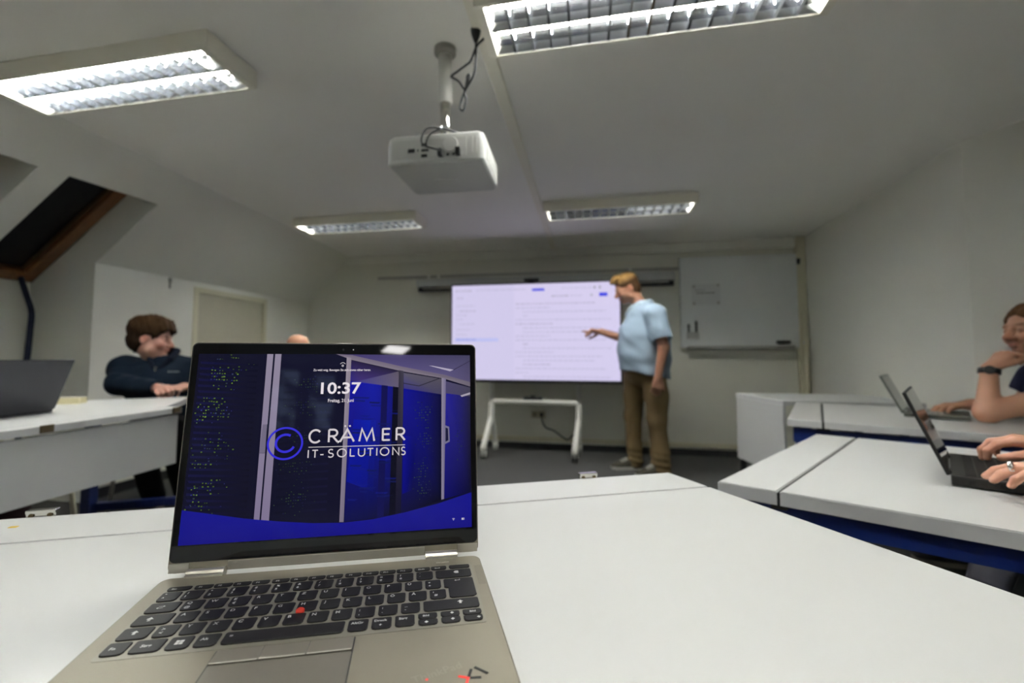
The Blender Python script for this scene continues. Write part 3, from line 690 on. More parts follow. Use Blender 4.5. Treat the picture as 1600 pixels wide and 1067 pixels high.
row(v1, KX0, [(.0248, [([[(0, .25), (.3, 0), (.3, .5)], [(.3, .2), (1, .2), (1, .3), (.3, .3)], [(1.2, .75), (.9, .5), (.9, 1)], [(.9, .7), (.2, .7), (.2, .8), (.9, .8)]], .0075, -.0105, .0052)])]+[(K, [L1_(s)]+([('@', .003, -.0128, .0046)] if s == 'Q' else [('€', .003, -.0128, .0046)] if s == 'E' else [])) for s in 'QWERTZUIOP']+[(K, [L1_('Ü')]), (.0150, [('*', .003, -.0075, .005), ('+', .003, -.0125, .0046)])])
v2_ = v1+PT
row(v2_, KX0, [(.0285, [([[(.5, 1), (0, .45), (1, .45)], [(.3, .4), (.7, .4), (.7, .2), (.3, .2)], [(.3, .12), (.7, .12), (.7, 0), (.3, 0)]], .0085, -.0105, .006)])]+[(K, [L1_(s)]) for s in 'ASDFGHJKL']+[(K, [L1_('Ö')]), (K, [L1_('Ä')]), (.0150, [("'", .003, -.0085, .006), ('#', .004, -.0115, .005)])])
xe = KX0+.0248+G+11*(K+G)+.0150+G; xl = KX0+.0285+G+11*(K+G)+.0150+G
vb, vt = v2_+PT-G, v1
key(xe, KX1, vt, vb, [([[(0, .5), (.35, .85), (.35, .15)], [(.35, .58), (1.1, .58), (1.1, .42), (.35, .42)], [(1.1, .42), (1.1, 1), (1.22, 1), (1.22, .42)]], .0105, -.0065, .0044)], poly=[(xe, vt+.001), (xe+.001, vt), (KX1-.001, vt), (KX1, vt+.001), (KX1, vb-.003), (KX1-.003, vb), (xl+.002, vb), (xl, vb-.002), (xl, v1+PT-G+.0005), (xe+.0015, v1+PT-G), (xe, v1+PT-G-.0015)])
v3 = v2_+PT
up_ = [[(.5, 1), (0, .5), (.3, .5), (.3, 0), (.7, 0), (.7, .5), (1, .5)]]
row(v3, KX0, [(.0222, [(up_, .0075, -.010, .0055)]), (K, [('>', .004, -.0075, .005), ('<', .004, -.0125, .005)])]+[(K, [L1_(s)]) for s in 'YXCVBNM']+[(K, dbl(';', ',')), (K, dbl(':', '.')), (K, dbl('_', '-'))]+[(KX1-KX0-.0222-G-11*(K+G), [(up_, .030, -.0085, .0055)])])
v4 = v3+PT
xs = [(KX0, .0160, [('Fn', .004, -.0095, .0046)]), (KX0+.0188, .0215, [('Strg', .006, -.0095, .0046)]), (KX0+.0431, .0165, [([[(0, 0), (.45, .05), (.45, .47), (0, .47)], [(.52, .05), (1, 0), (1, .47), (.52, .47)], [(0, .53), (.45, .53), (.45, .95), (0, 1)], [(.52, .53), (1, .53), (1, 1), (.52, .95)]], .0052, -.0105, .0056)]), (KX0+.0624, .0165, [('Alt', .003, -.008, .0044)]),
      (KX0+.0817, .0905, [('=', .004, -.0075, .005)]), (KX0+.1750, .0160, [('AltGr', .002, -.0065, .0042)]), (KX0+.1938, .0160, [('Druck', .002, -.006, .0040), ('+', .006, -.0125, .0046)]), (KX0+.2126, .0160, [('Strg', .003, -.0065, .0044)])]
for x, w, lg in xs: key(x, x+w, v4, v4+PT-G-.0002, lg)
xa = KX0+.2315; hw_ = (PT-G-.001)/2+.0006; aw = (KX1-xa-2*G)/3; da = .0035
dia = lambda: [[(.5, 1), (0, .5), (.5, 0), (1, .5)]]
key(xa, xa+aw, v4, v4+hw_, [('Bild↑'.replace('↑', ''), .004, -.0052, .0036)]); key(xa, xa+aw, v4+hw_+.0008, v4+2*hw_+.0008, [(dia(), .005, -.0060, .0034)])
key(xa+aw+G, xa+2*aw+G, v4, v4+hw_, [(dia(), .008, -.0050, .0034)]); key(xa+aw+G, xa+2*aw+G, v4+hw_+.0003, v4+2*hw_+.0008, [(dia(), .008, -.0056, .0034)])
key(xa+2*aw+2*G, KX1, v4, v4+hw_, [('Bild', .006, -.0052, .0036)]); key(xa+2*aw+2*G, KX1, v4+hw_+.0008, v4+2*hw_+.0008, [(dia(), .011, -.0060, .0034)])
bm = BM(); cyl(bm, (.1480, -.0945, .0003), (.1480, -.0945, .0022), .0036, .0036, 16); cyl(bm, (.1480, -.0945, .0022), (.1480, -.0945, .0031), .0036, .0026, 16); obj('pointing_stick', bm, REDM, LAP)
# touchpad with its three buttons
bm = BM(); prism(bm, rrect(.1000, -.2120, .1985, -.1560, .0015, 3), .00005, .00035); obj('touchpad', bm, mat('touchpad_metal', (.19, .175, .142), .4, .4), LAP)
bm = BM(); prism(bm, rrect(.0990, -.2130, .1995, -.1378, .0015, 3), .00003, .00008); obj('touchpad_gap', bm, GREYMARK, LAP)
for a, b in ((.1000, .1325), (.1330, .1655), (.1660, .1985)):
    bm = BM(); prism(bm, [(a, -.1550), (b, -.1550), (b, -.1388), (a, -.1388)], .00006, .0006)
    bmesh.ops.translate(bm, vec=(0, 0, .0007), verts=[v for v in bm.verts if v.co.z > .0003 and v.co.y < -.15]); obj('touchpad_button', bm, mat('button_metal', (.22, .20, .162), .38, .4), LAP)
    bm = BM(); prism(bm, [(a+.0004, -.1556), (b-.0004, -.1556), (b-.0004, -.1544), (a+.0004, -.1544)], .0011, .0014); obj('button_edge', bm, BEDGE, LAP)
# palm rest lettering: tilted wordmark with red dot, and the X1 mark
Mx = Matrix.Translation((.2440, -.1990, .00012)) @ Matrix.Rotation(R(17), 4, 'Z')
V, Fc = text_box('ThinkPad', 0, .036, 0, None, .01); bm = BM(); vs = [bm.verts.new(Mx @ Vector((x, y, 0))) for x, y in V]
for q in Fc: bm.faces.new([vs[i] for i in q])
obj('wordmark', bm, mat('chrome_print', (.27, .247, .19), .4, .4), LAP)
bm = BM(); prism(bm, [(.2530+.0011*math.cos(R(30*k)), -.1965+.0011*math.sin(R(30*k))) for k in range(12)], .0001, .0002); obj('red_dot', bm, REDGLOW, LAP)
A = Art()
for nm, m_, segs in (('model_mark', GREYMARK, [((.2842, -.1915), (.2815, -.1990)), ((.2868, -.1898), (.2950, -.1978)), ((.2825, -.2002), (.2900, -.2008))]), ('model_mark_red', REDGLOW, [((.2814, -.1992), (.2785, -.2075)), ((.2745, -.1972), (.2805, -.1995))])):
    bm = BM()
    for p, q in segs:
        p, q = Vector(p), Vector(q); d = (q-p).normalized(); n = Vector((-d.y, d.x))*(.0010 if nm == 'model_mark' else .0009)
        prism(bm, [tuple(p+n), tuple(p-n), tuple(q-n), tuple(q+n)], .0001, .0004)
    obj(nm, bm, m_, LAP)
bm = BM()
for i in range(10):
    for j in range(34): prism(bm, [(.3068+.00075*i+.0002*(j % 2)+dx, -.033-.0012*j+dy) for dx, dy in ((0, 0), (.0003, 0), (.0003, .0004), (0, .0004))], .00003, .00008)
o = obj('speaker_grille', bm, GREYMARK, LAP); o['kind'] = 'stuff'
bm = BM(); prism(bm, [(.268, -.0215), (.2815, -.0215), (.2815, -.0198), (.268, -.0198)], .0001, .0006); obj('power_button_lip', bm, LSILVERB, LAP)
# ---- lid
TILT = .1437
LIDM = Matrix.Translation((0, 0, .0004)) @ Matrix.Rotation(R(90)-TILT, 4, 'X')     # lid plane: x right, y up the lid, z towards the viewer
LH = .2372
def lid_obj(name, bm, m, par=LAP):
    bm.transform(LIDM); return obj(name, bm, m, par)
bm = BM(); secs = []
for z, ins in ((0, 0), (-.0005, -.0004), (-.0045, -.0004), (-.0055, .003)):
    secs.append([bm.verts.new((x, y, z)) for x, y in outline(ins, .0006+ins, LW-ins, LH-ins, .006)])
for a, b in zip(secs, secs[1:]):
    for k in range(len(a)): bm.faces.new((a[k], a[(k+1)%len(a)], b[(k+1)%len(a)], b[k]))
bm.faces.new(secs[0]); bm.faces.new(secs[-1][::-1]); LID = lid_obj('lid', bm, LSILVER)
bm = BM(); prism(bm, outline(.0012, .0105, LW-.0012, LH-.0012, .005), .00003, .0005); lid_obj('screen_glass', bm, GLASSB, LID)
bm = BM(); prism(bm, outline(.0002, .0100, LW-.0002, LH-.0002, .0056), .00001, .0002); lid_obj('screen_rim', bm, BLACK, LID)
for x0, x1 in ((.0008, .0192), (.0556, .2562), (.2928, LW-.0008)):
    bm = BM(); box(bm, x0, .0007, .0001, x1, .0094, .0012, .0004, 2); lid_obj('hinge_bar', bm, LSILVERB, LID)
bm = BM(); prism(bm, [(.1716+.0006*math.cos(R(45*k)), .2300+.0006*math.sin(R(45*k))) for k in range(8)], .0005, .00055); lid_obj('camera_indicator', bm, mat('indicator', (.9, .9, .9), .5, emit=(1, 1, 1), estr=.8), LID)
bm = BM(); prism(bm, [(.1603+.0013*math.cos(R(30*k)), .2299+.0013*math.sin(R(30*k))) for k in range(12)], .0005, .00055); lid_obj('camera_lens', bm, mat('lens_dark', (.02, .02, .022), .2), LID)
bm = BM(); box(bm, .1545, LH-.0003, -.0046, .1665, LH+.0009, -.0008, .0003); lid_obj('camera_shutter', bm, STEEL, LID)
# the picture on the display (units of 0.1 mm in the lid plane)
A = Art(); A.z = .0
DX0, DX1, DY0_, DY1_ = 72, 3092, 266, 2246
S = lambda pts: [(p[0]*1e-4, p[1]*1e-4) for p in pts]
LAV = (.235, .20, .285)
A.poly(S([(DX0, DY0_), (DX1, DY0_), (DX1, DY1_), (DX0, DY1_)]), [(.004, .004, .016), (.004, .004, .02), (.004, .004, .02), (.005, .005, .018)])
zstep = .00004
def lay(): A.z += zstep
lay()
# left rack: faint blue shelves
for k in range(26):
    y = 560+k*63; A.poly(S([(95+(k % 3)*8, y), (690, y-30), (690, y-6), (95, y+26)]), [(.006, .006, .045), (.003, .003, .012), (.003, .003, .012), (.006, .006, .04)])
for k in range(20):
    y = 520+k*80; A.poly(S([(980, y), (1500, y+10), (1500, y+34), (980, y+22)]), [(.003, .003, .012), (.006, .006, .03), (.006, .006, .028), (.003, .003, .012)])
A.poly(S([(1521, 2246), (DX1, 2238), (DX1, 1910), (2780, 2002), (2280, 2102), (1701, 2237)]), [(.05, .035, .12), (.055, .05, .105), (.085, .07, .15), (.10, .085, .20), (.09, .07, .22), (.06, .045, .16)])
A.poly(S([(1698, 2178), (2241, 2045), (1802, 1937), (1692, 1938)]), [(.018, .012, .05), (.022, .016, .045), (.05, .03, .17), (.03, .02, .2)])
A.poly(S([(2241, 2045), (2253, 1854), (1692, 1930), (1802, 1937)]), [(.11, .09, .12), (.12, .10, .16), (.03, .025, .30), (.06, .05, .22)])
A.poly(S([(1692, 1933), (1944, 1899), (1917, 415), (1692, 402)]), [(.006, .006, .30), (.006, .010, .34), (.002, .003, .05), (.002, .003, .06)])
A.poly(S([(1944, 1899), (2253, 1854), (2241, 437), (1917, 415)]), [(.006, .010, .34), (.004, .004, .13), (.002, .002, .012), (.002, .003, .05)])
A.poly(S([(1750, 1500), (2000, 1480), (1990, 700), (1700, 820)]), [(.004, .012, .40), (.004, .02, .46), (.003, .006, .2), (.003, .008, .30)])
A.poly(S([(2300, 2029), (2745, 1953), (2745, 1763), (2303, 1843)]), [(.10, .09, .13), (.085, .075, .10), (.05, .045, .10), (.04, .035, .20)])
A.poly(S([(2303, 1843), (2745, 1770), (2747, 576), (2298, 448)]), [(.004, .005, .26), (.003, .003, .03), (.002, .002, .008), (.003, .003, .04)])
A.poly(S([(2310, 1300), (2440, 1290), (2430, 700), (2310, 660)]), [(.004, .006, .30), (.004, .005, .14), (.003, .003, .06), (.004, .005, .22)])
A.poly(S([(2799, 1925), (DX1, 1846), (3077, 646), (2780, 584)]), [(.07, .06, .14), (.06, .055, .09), (.004, .003, .03), (.003, .003, .10)])
A.poly(S([(2800, 1780), (DX1, 1740), (3077, 646), (2780, 584)]), [(.008, .008, .30), (.004, .004, .03), (.003, .003, .02), (.004, .004, .12)])
lay()
for k in range(34):
    x0 = 1720+(k*97) % 480; y0 = 620+(k*151) % 1150; A.poly(S([(x0, y0), (x0+random.randint(60, 190), y0-8), (x0+random.randint(60, 190), y0+10), (x0, y0+18)]), (.004, .008, random.uniform(.08, .22)))
for k in range(0): A.poly(S([(1690, 560+k*290), (2240, 600+k*290), (2240, 622+k*290), (1690, 600+k*290)]), (.002, .002, .03))
A.poly(S([(2050, 1885), (2120, 1876), (2110, 430), (2040, 424)]), (.004, .004, .07)); A.poly(S([(2180, 1866), (2244, 1857), (2240, 437), (2170, 432)]), (.002, .002, .01))
lay()
A.poly(S([(2244, 2064), (2300, 2048), (2298, 448), (2236, 438)]), [(.035, .03, .05), (.05, .045, .07), (.004, .004, .02), (.006, .005, .02)])
A.poly(S([(1521, 2250), (1701, 2237), (2280, 2102), (2780, 2002), (DX1, 1912), (DX1, 1857), (2766, 1959), (2268, 2048), (1690, 2183), (1638, 2205)]), [(.16, .13, .19)]*4+[(.14, .12, .16)]*2+[(.20, .17, .22)]*4)
A.stroke(S([(2300, 1905), (2480, 1870), (2740, 1965)]), .0009, (.02, .018, .03))
A.poly(S([(2594, 2113), (2643, 2110), (2890, 2063), (2849, 2044)]), (.42, .38, .5)); A.poly(S([(2971, 1752), (3090, 1789), (3090, 1764), (2990, 1735)]), (.36, .33, .4))
A.stroke(S([(2890, 2060), (DX1, 2170)]), .0008, (.03, .025, .06))
lay()
for q in ([(777, 2246), (842, 2246), (829, 462), (773, 465)], [(862, 2246), (928, 2246), (924, 456), (845, 461)]): A.poly(S(q), [(.27, .235, .32), (.27, .235, .32), (.20, .165, .27), (.20, .165, .27)])
A.poly(S([(1645, 2213), (1697, 2205), (1687, 400), (1642, 403)]), [(.30, .26, .31), (.26, .22, .27), (.16, .14, .2), (.2, .17, .23)])
A.poly(S([(2747, 1964), (2799, 1956), (2778, 584), (2747, 578)]), [(.27, .24, .32), (.16, .14, .26), (.16, .14, .24), (.25, .22, .3)])
lay()
A.poly(S([(788, 1462), (834, 1462), (834, 1156), (774, 1158)]), (.16, .14, .21)); A.stroke(S([(834, 1462), (834, 1156), (774, 1158)]), .0006, (.05, .045, .08))
A.poly(S([(2786, 1408), (2837, 1388), (2844, 1218), (2786, 1191)]), (.16, .15, .25)); 
lay(); A.poly(S([(2794, 1381), (2822, 1370), (2828, 1234), (2794, 1219)]), (.01, .01, .04))
# indicator lights
def led(x, y, s, c): A.poly(S([(x-s, y-s*.8), (x+s, y-s*.8), (x+s, y+s*.8), (x-s, y+s*.8)]), c)
r2 = random.Random(3)
for (cx, cy, wx, wy, n, b) in ((330, 1990, 150, 120, 60, 1.), (250, 1720, 140, 60, 26, .8), (180, 1560, 60, 90, 16, 1.3), (330, 1590, 150, 80, 34, .9), (330, 1250, 230, 170, 50, .6), (230, 1060, 130, 60, 20, .8), (300, 830, 150, 70, 26, .8), (170, 720, 60, 120, 16, .9), (280, 600, 150, 60, 14, .6), (520, 2100, 100, 80, 10, .4), (430, 2200, 60, 25, 6, .9), (240, 2190, 120, 25, 6, .5)):
    for _ in range(n):
        x = cx+round(r2.gauss(0, wx*.5)/26)*26+r2.uniform(-4, 4); y = cy+round(r2.gauss(0, wy*.5)/34)*34+r2.uniform(-3, 3)-(x-cx)*.06
        if 95 < x < 720 and 620-.17*x < y < 2235:
            k = .62*b*r2.uniform(.3, 1.); led(x, y, r2.uniform(4, 8.5), (.22*k, .40*k, .05*k) if r2.random() < .72 else (.05*k, .06*k, .35*k))
for (cx, cy, wx, wy, n, b, lo, hi) in ((1260, 1900, 160, 90, 46, .55, 1000, 1560), (1200, 1640, 200, 110, 50, .4, 980, 1560), (1180, 1330, 160, 120, 40, .35, 980, 1560), (1150, 980, 190, 130, 60, .45, 960, 1560), (1180, 650, 190, 140, 60, .45, 960, 1560), (2540, 1560, 90, 160, 50, .5, 2400, 2700), (2550, 1230, 80, 120, 44, .55, 2400, 2700), (2540, 900, 90, 130, 44, .5, 2400, 2700), (2550, 690, 90, 70, 24, .5, 2400, 2700), (2960, 1250, 60, 300, 26, .35, 2860, 3060)):
    for _ in range(n):
        x = cx+round(r2.gauss(0, wx*.5)/24)*24+r2.uniform(-4, 4); y = cy+round(r2.gauss(0, wy*.5)/30)*30+r2.uniform(-3, 3)+(x-cx)*.05
        if lo < x < hi and y < 2180:
            k = .6*b*r2.uniform(.3, 1.); led(x, y, r2.uniform(3.5, 6.5), (.16*k, .30*k, .10*k) if r2.random() < .6 else (.06*k, .07*k, .34*k))
lay()
wv = [(DX0, 609), (346, 557), (681, 493), (1046, 442), (1371, 407), (1678, 394), (1991, 411), (2335, 463), (2716, 540), (DX1, 643)]
for p, q in zip(wv, wv[1:]): A.poly(S([p, q, (q[0], DY0_), (p[0], DY0_)]), [(.006, .006, .24), (.006, .006, .24), (.007, .006, .20), (.007, .006, .20)])
# rings of the emblem
lay()
BLU = (.035, .028, .62); WH = (.62, .57, .60)
A.stroke(S(arc(1033, 1252, 177, 167, 0, 360, 56)), .0021, BLU)
A.stroke(S(arc(1036, 1254, 98, 92, 60, 335, 30)), .0025, BLU)
# geometric capitals
def glyph(ch, x, y, w, h):
    X = lambda u: x+w*u; Yy = lambda v: y+h*v
    if ch == 'C': return [arc(X(.52), Yy(.5), w*.5, h*.5, 42, 318, 20)]
    if ch == 'O': return [arc(X(.5), Yy(.5), w*.5, h*.5, 0, 360, 28)]
    if ch == 'R': return [[(X(0), Yy(0)), (X(0), Yy(1))], [(X(0), Yy(1)), (X(.45), Yy(1))]+arc(X(.48), Yy(.735), w*.42, h*.265, 90, -90, 10)+[(X(0), Yy(.47))], [(X(.42), Yy(.47)), (X(.98), Yy(0))]]
    if ch in 'AÄ':
        o = [[(X(0), Yy(0)), (X(.5), Yy(1)), (X(1), Yy(0))], [(X(.2), Yy(.34)), (X(.8), Yy(.34))]]
        return o
    if ch == 'M': return [[(X(0), Yy(0)), (X(.16), Yy(1)), (X(.5), Yy(.08)), (X(.84), Yy(1)), (X(1), Yy(0))]]
    if ch == 'E': return [[(X(0), Yy(0)), (X(0), Yy(1))], [(X(0), Yy(.96)), (X(1), Yy(.96))], [(X(0), Yy(.52)), (X(.92), Yy(.52))], [(X(0), Yy(.04)), (X(1), Yy(.04))]]
    if ch == 'I': return [[(X(.5), Yy(0)), (X(.5), Yy(1))]]
    if ch == 'T': return [[(X(.5), Yy(0)), (X(.5), Yy(1))], [(X(0), Yy(.95)), (X(1), Yy(.95))]]
    if ch == '-': return [[(X(0), Yy(.36)), (X(1), Yy(.36))]]
    if ch == 'L': return [[(X(0), Yy(1)), (X(0), Yy(0))], [(X(0), Yy(.05)), (X(1), Yy(.05))]]
    if ch == 'U': return [[(X(0), Yy(1)), (X(0), Yy(.4))]+arc(X(.5), Yy(.37), w*.5, h*.37, 180, 360, 14)+[(X(1), Yy(1))]]
    if ch == 'N': return [[(X(0), Yy(0)), (X(0), Yy(1)), (X(1), Yy(0)), (X(1), Yy(1))]]
    if ch == 'S': return [arc(X(.5), Yy(.745), w*.42, h*.255, 35, 270, 12)+arc(X(.46), Yy(.25), w*.5, h*.25, 90, -145, 12)[1:]]
lay()
for ch, x0, x1 in (('C', 1281, 1408), ('R', 1490, 1588), ('Ä', 1612, 1762), ('M', 1820, 1985), ('E', 2078, 2158), ('R', 2232, 2328)):
    for st_ in glyph(ch, x0, 1252, x1-x0, 136): A.stroke(S(st_), .0021, WH)
for x in (1662, 1712): A.poly(S([(x+11*math.cos(R(40*k)), 1424+11*math.sin(R(40*k))) for k in range(9)]), WH)
A.stroke(S([(1279, 1203), (2330, 1198)]), .0007, WH)
xs_ = [('I', 1278, 1284), ('T', 1322, 1382), ('-', 1408, 1442), ('S', 1492, 1548), ('O', 1590, 1684), ('L', 1728, 1776), ('U', 1816, 1884), ('T', 1914, 1978), ('I', 2014, 2020), ('O', 2056, 2150), ('N', 2194, 2262), ('S', 2290, 2334)]
for ch, x0, x1 in xs_:
    for st_ in glyph(ch, x0, 1089, x1-x0, 84): A.stroke(S(st_), .00125, WH)
lay()
for s, x0, x1, y0, y1, b in (('10:37', .1377, .1818, .1786, .1920, .018), ('Freitag, 21. Juni', .1461, .1742, .1683, .1732, .01), ('Zu weit weg. Bewegen Sie sich etwas näher heran.', .1284, .1922, .2042, .2076, .012)):
    V, Fc = text_box(s, x0, x1, y0, y1, b); A.tris(V, Fc, (.78, .72, .76))
A.stroke(S(arc(1605, 2118, 30, 30, 25, 155, 8)), .0006, WH); A.stroke(S(arc(1605, 2112, 9, 9, 0, 360, 10)), .0007, WH)
for k in (10, 20): A.stroke(S(arc(2884, 350, k, k, 50, 130, 5)), .0005, WH)
A.poly(S([(2881, 348), (2887, 348), (2887, 354), (2881, 354)]), WH); A.stroke(S([(2978, 352), (2978, 368), (3006, 368), (3006, 352), (2978, 352)]), .0004, WH); A.poly(S([(2981, 354), (2996, 354), (2996, 366), (2981, 366)]), WH)
A.poly(S([(1588, 1236), (1588, 1266), (1597, 1258), (1604, 1270), (1608, 1268), (1602, 1256), (1612, 1254)]), (.8, .8, .8))
dsp = A.build('display', SCREENM, LID)
dsp.data.transform(LIDM @ Matrix.Translation((0, 0, .00056)))

# ================================================================ the other laptops
def laptop(name, label, p, d, h, W_, D_, T_, lidL, open_deg, mB, mL, screen=None, deckm=None, TZ=TZ):
    """p: corner at hinge nearest the h origin; d: unit vector towards the user; h: along the hinge"""
    d = Vector((*d, 0)).normalized(); h = Vector((*h, 0)).normalized(); z = Vector((0, 0, 1))
    t = thing(name, label, 'laptop', (p[0], p[1], TZ))
    M = Matrix((h, d, z)).transposed().to_4x4()
    fl = M.to_3x3().determinant() < 0
    def o_(n, bm, m, par=None): bm.transform(M); return obj(n, bm, m, par or t)
    bm = BM(); box(bm, 0, .004, .002, W_, D_, T_, .004, 3); b = o_('base', bm, mB)
    bm = BM()
    for x in (.03, W_-.05):
        for y in (.02, D_-.03): box(bm, x, y, .0002, x+.02, y+.008, .0022)
    o_('foot', bm, RUBBER, b)
    nr, nc = 6, 14; kw = (W_-.03)/nc; kd = (D_*.5)/nr
    for i in range(nr):
        for j in range(nc):
            if i == nr-1 and 4 < j < 9: continue
            bm = BM(); x1 = .015+kw*(j+1)-.0015; 
            if i == nr-1 and j == 4: x1 = .015+kw*9-.0015
            box(bm, .015+kw*j+.0015, .025+kd*i+.0015, T_+.0001, x1, .025+kd*(i+1)-.0015, T_+.0012); k_ = o_('key', bm, deckm or KEYM, b)
    bm = BM(); box(bm, W_*.34, D_*.64, T_-.0002, W_*.66, D_-.012, T_+.0005); o_('touchpad', bm, mB, b)
    a = R(open_deg-90)
    Lm = Matrix.Translation((0, .004, T_-.002)) @ Matrix.Rotation(R(90)+a, 4, 'X')   # lid plane: x along hinge, y up the lid
    def l_(n, bm, m, par=None): bm.transform(Lm); return o_(n, bm, m, par)
    bm = BM(); box(bm, 0, .002, .0, W_, lidL, .0065, .002, 2); L_ = l_('lid', bm, mL)
    bm = BM(); box(bm, .004, .012, -.0008, W_-.004, lidL-.003, -.0001); l_('screen_glass', bm, GLASSB, L_)
    bm = BM()
    for x in (.03, W_-.07): tube(bm, [(x, .002, .002), (x+.04, .002, .002)], .0045, 10)
    l_('hinge', bm, mB, L_)
    if screen:
        bm = BM(); box(bm, .010, .026, -.0012, W_-.010, lidL-.012, -.0009); l_('display', bm, screen, L_)
    # ports on the near side
    bm = BM()
    for y, w in ((.03, .010), (.048, .010), (.075, .016)): box(bm, -.0004, y, T_*.35, .0012, y+w, T_*.72)
    o_('side_ports', bm, DARKGAP, b)
    return t
dimscr = mat('dim_display', (.01, .01, .012), .05, emit=(.12, .13, .16), estr=.35)
laptop('black_laptop', 'black laptop under the typing hands on near right table', (.634*SR, .982*SR), (.84, -.54), (.54, .84), .325, .235, .024, .188, 111, LBLACK, LBLACK, TZ=TZR)
laptop('grey_laptop', 'slim grey laptop in front of the bearded man', (1.203*SR, 2.083*SR), (.83, -.56), (.56, .83), .325, .225, .018, .190, 114, LGREY, LGREY, TZ=TZR, deckm=mat('silver_key', (.4, .4, .38), .5))
laptop('dark_laptop', 'dark grey laptop seen from behind its lid, left table', (-2.115, 1.46), (-1, -.10), (.10, -1), .325, .225, .017, .215, 112, LDARK, LDARK, screen=dimscr)

# ================================================================ people: smooth distance fields turned into one skin each
def unit(v): v = np.asarray(v, float); return v/np.linalg.norm(v)
class Field:
    def __init__(s): s.p = []
    def cone(s, a, b, ra, rb, k=.02, sub=False, cut=None):
        a, b = np.asarray(a, float), np.asarray(b, float); ba = b-a; L2 = max(1e-9, ba@ba)
        def f(P):
            t = np.clip(((P-a)@ba)/L2, 0, 1); d = np.linalg.norm(P-a-t[:, None]*ba, axis=1)-(ra+(rb-ra)*t)
            if cut is not None: d = np.maximum(d, (P-b)@(ba/math.sqrt(L2))-cut)
            return d
        s.p.append((f, (a+b)/2, math.sqrt(L2)/2+max(ra, rb), k, sub)); return s
    def ell(s, c, r, Rm=None, k=.02, sub=False):
        c, r = np.asarray(c, float), np.asarray(r, float); Rm = np.eye(3) if Rm is None else np.asarray(Rm, float)
        def f(P):
            q = (P-c)@Rm; k0 = np.linalg.norm(q/r, axis=1); k1 = np.linalg.norm(q/(r*r), axis=1)
            return k0*(k0-1)/np.maximum(k1, 1e-6)
        s.p.append((f, c, r.max(), k, sub)); return s
    def chain(s, pts, rs, k=.02):
        for i in range(len(pts)-1): s.cone(pts[i], pts[i+1], rs[i], rs[i+1], k)
        return s
    def plane(s, p, n, k=.004):
        """remove everything on the +n side of p"""
        p, n = np.asarray(p, float), unit(n)
        s.p.append((lambda P: -((P-p)@n), p, 1e9, k, True)); return s
    def ev(s, P, act=None):
        d = np.full(len(P), 9., np.float64)
        for i, (f, c, r, k, sub) in enumerate(s.p):
            if act is not None and not act[i]: continue
            e = f(P)
            if sub: h = np.clip(.5-.5*(e+d)/k, 0, 1); d = d*(1-h)-e*h+k*h*(1-h)
            else: h = np.clip(.5+.5*(d-e)/k, 0, 1); d = e*h+d*(1-h)-k*h*(1-h)
        return d
    def mesh(s, h, disp=None, pad=.03):
        lo = np.min([c-r for f, c, r, k, sub in s.p if not sub], 0)-pad; hi = np.max([c+r for f, c, r, k, sub in s.p if not sub], 0)+pad
        B = 8; n = np.maximum(B, (np.ceil((hi-lo)/h/B)*B).astype(int))+0
        F = np.full(n, 1., np.float32)
        g = np.stack(np.meshgrid(*[np.arange(B)]*3, indexing='ij'), -1).reshape(-1, 3)*h
        C = np.array([c for f, c, r, k, sub in s.p]); Rr = np.array([r for f, c, r, k, sub in s.p]); half = B*h*.87
        nb = n//B
        bc = np.stack(np.meshgrid(*[np.arange(m) for m in nb], indexing='ij'), -1).reshape(-1, 3)
        cen = lo+(bc+.5)*B*h
        dc = s.ev(cen)
        near = np.abs(dc) < half*1.25+.035
        for b, c, d0 in zip(bc, cen, dc):
            sl = tuple(slice(q*B, q*B+B) for q in b)
            if abs(d0) > half*1.25+.035: F[sl] = d0; continue
            act = (np.linalg.norm(C-c, axis=1)-Rr) < half*1.2+.045
            P = lo+b*B*h+g
            d = s.ev(P, act)
            if disp is not None: d = d+disp(P)
            F[sl] = d.reshape(B, B, B)
        return nets(F, lo, h)
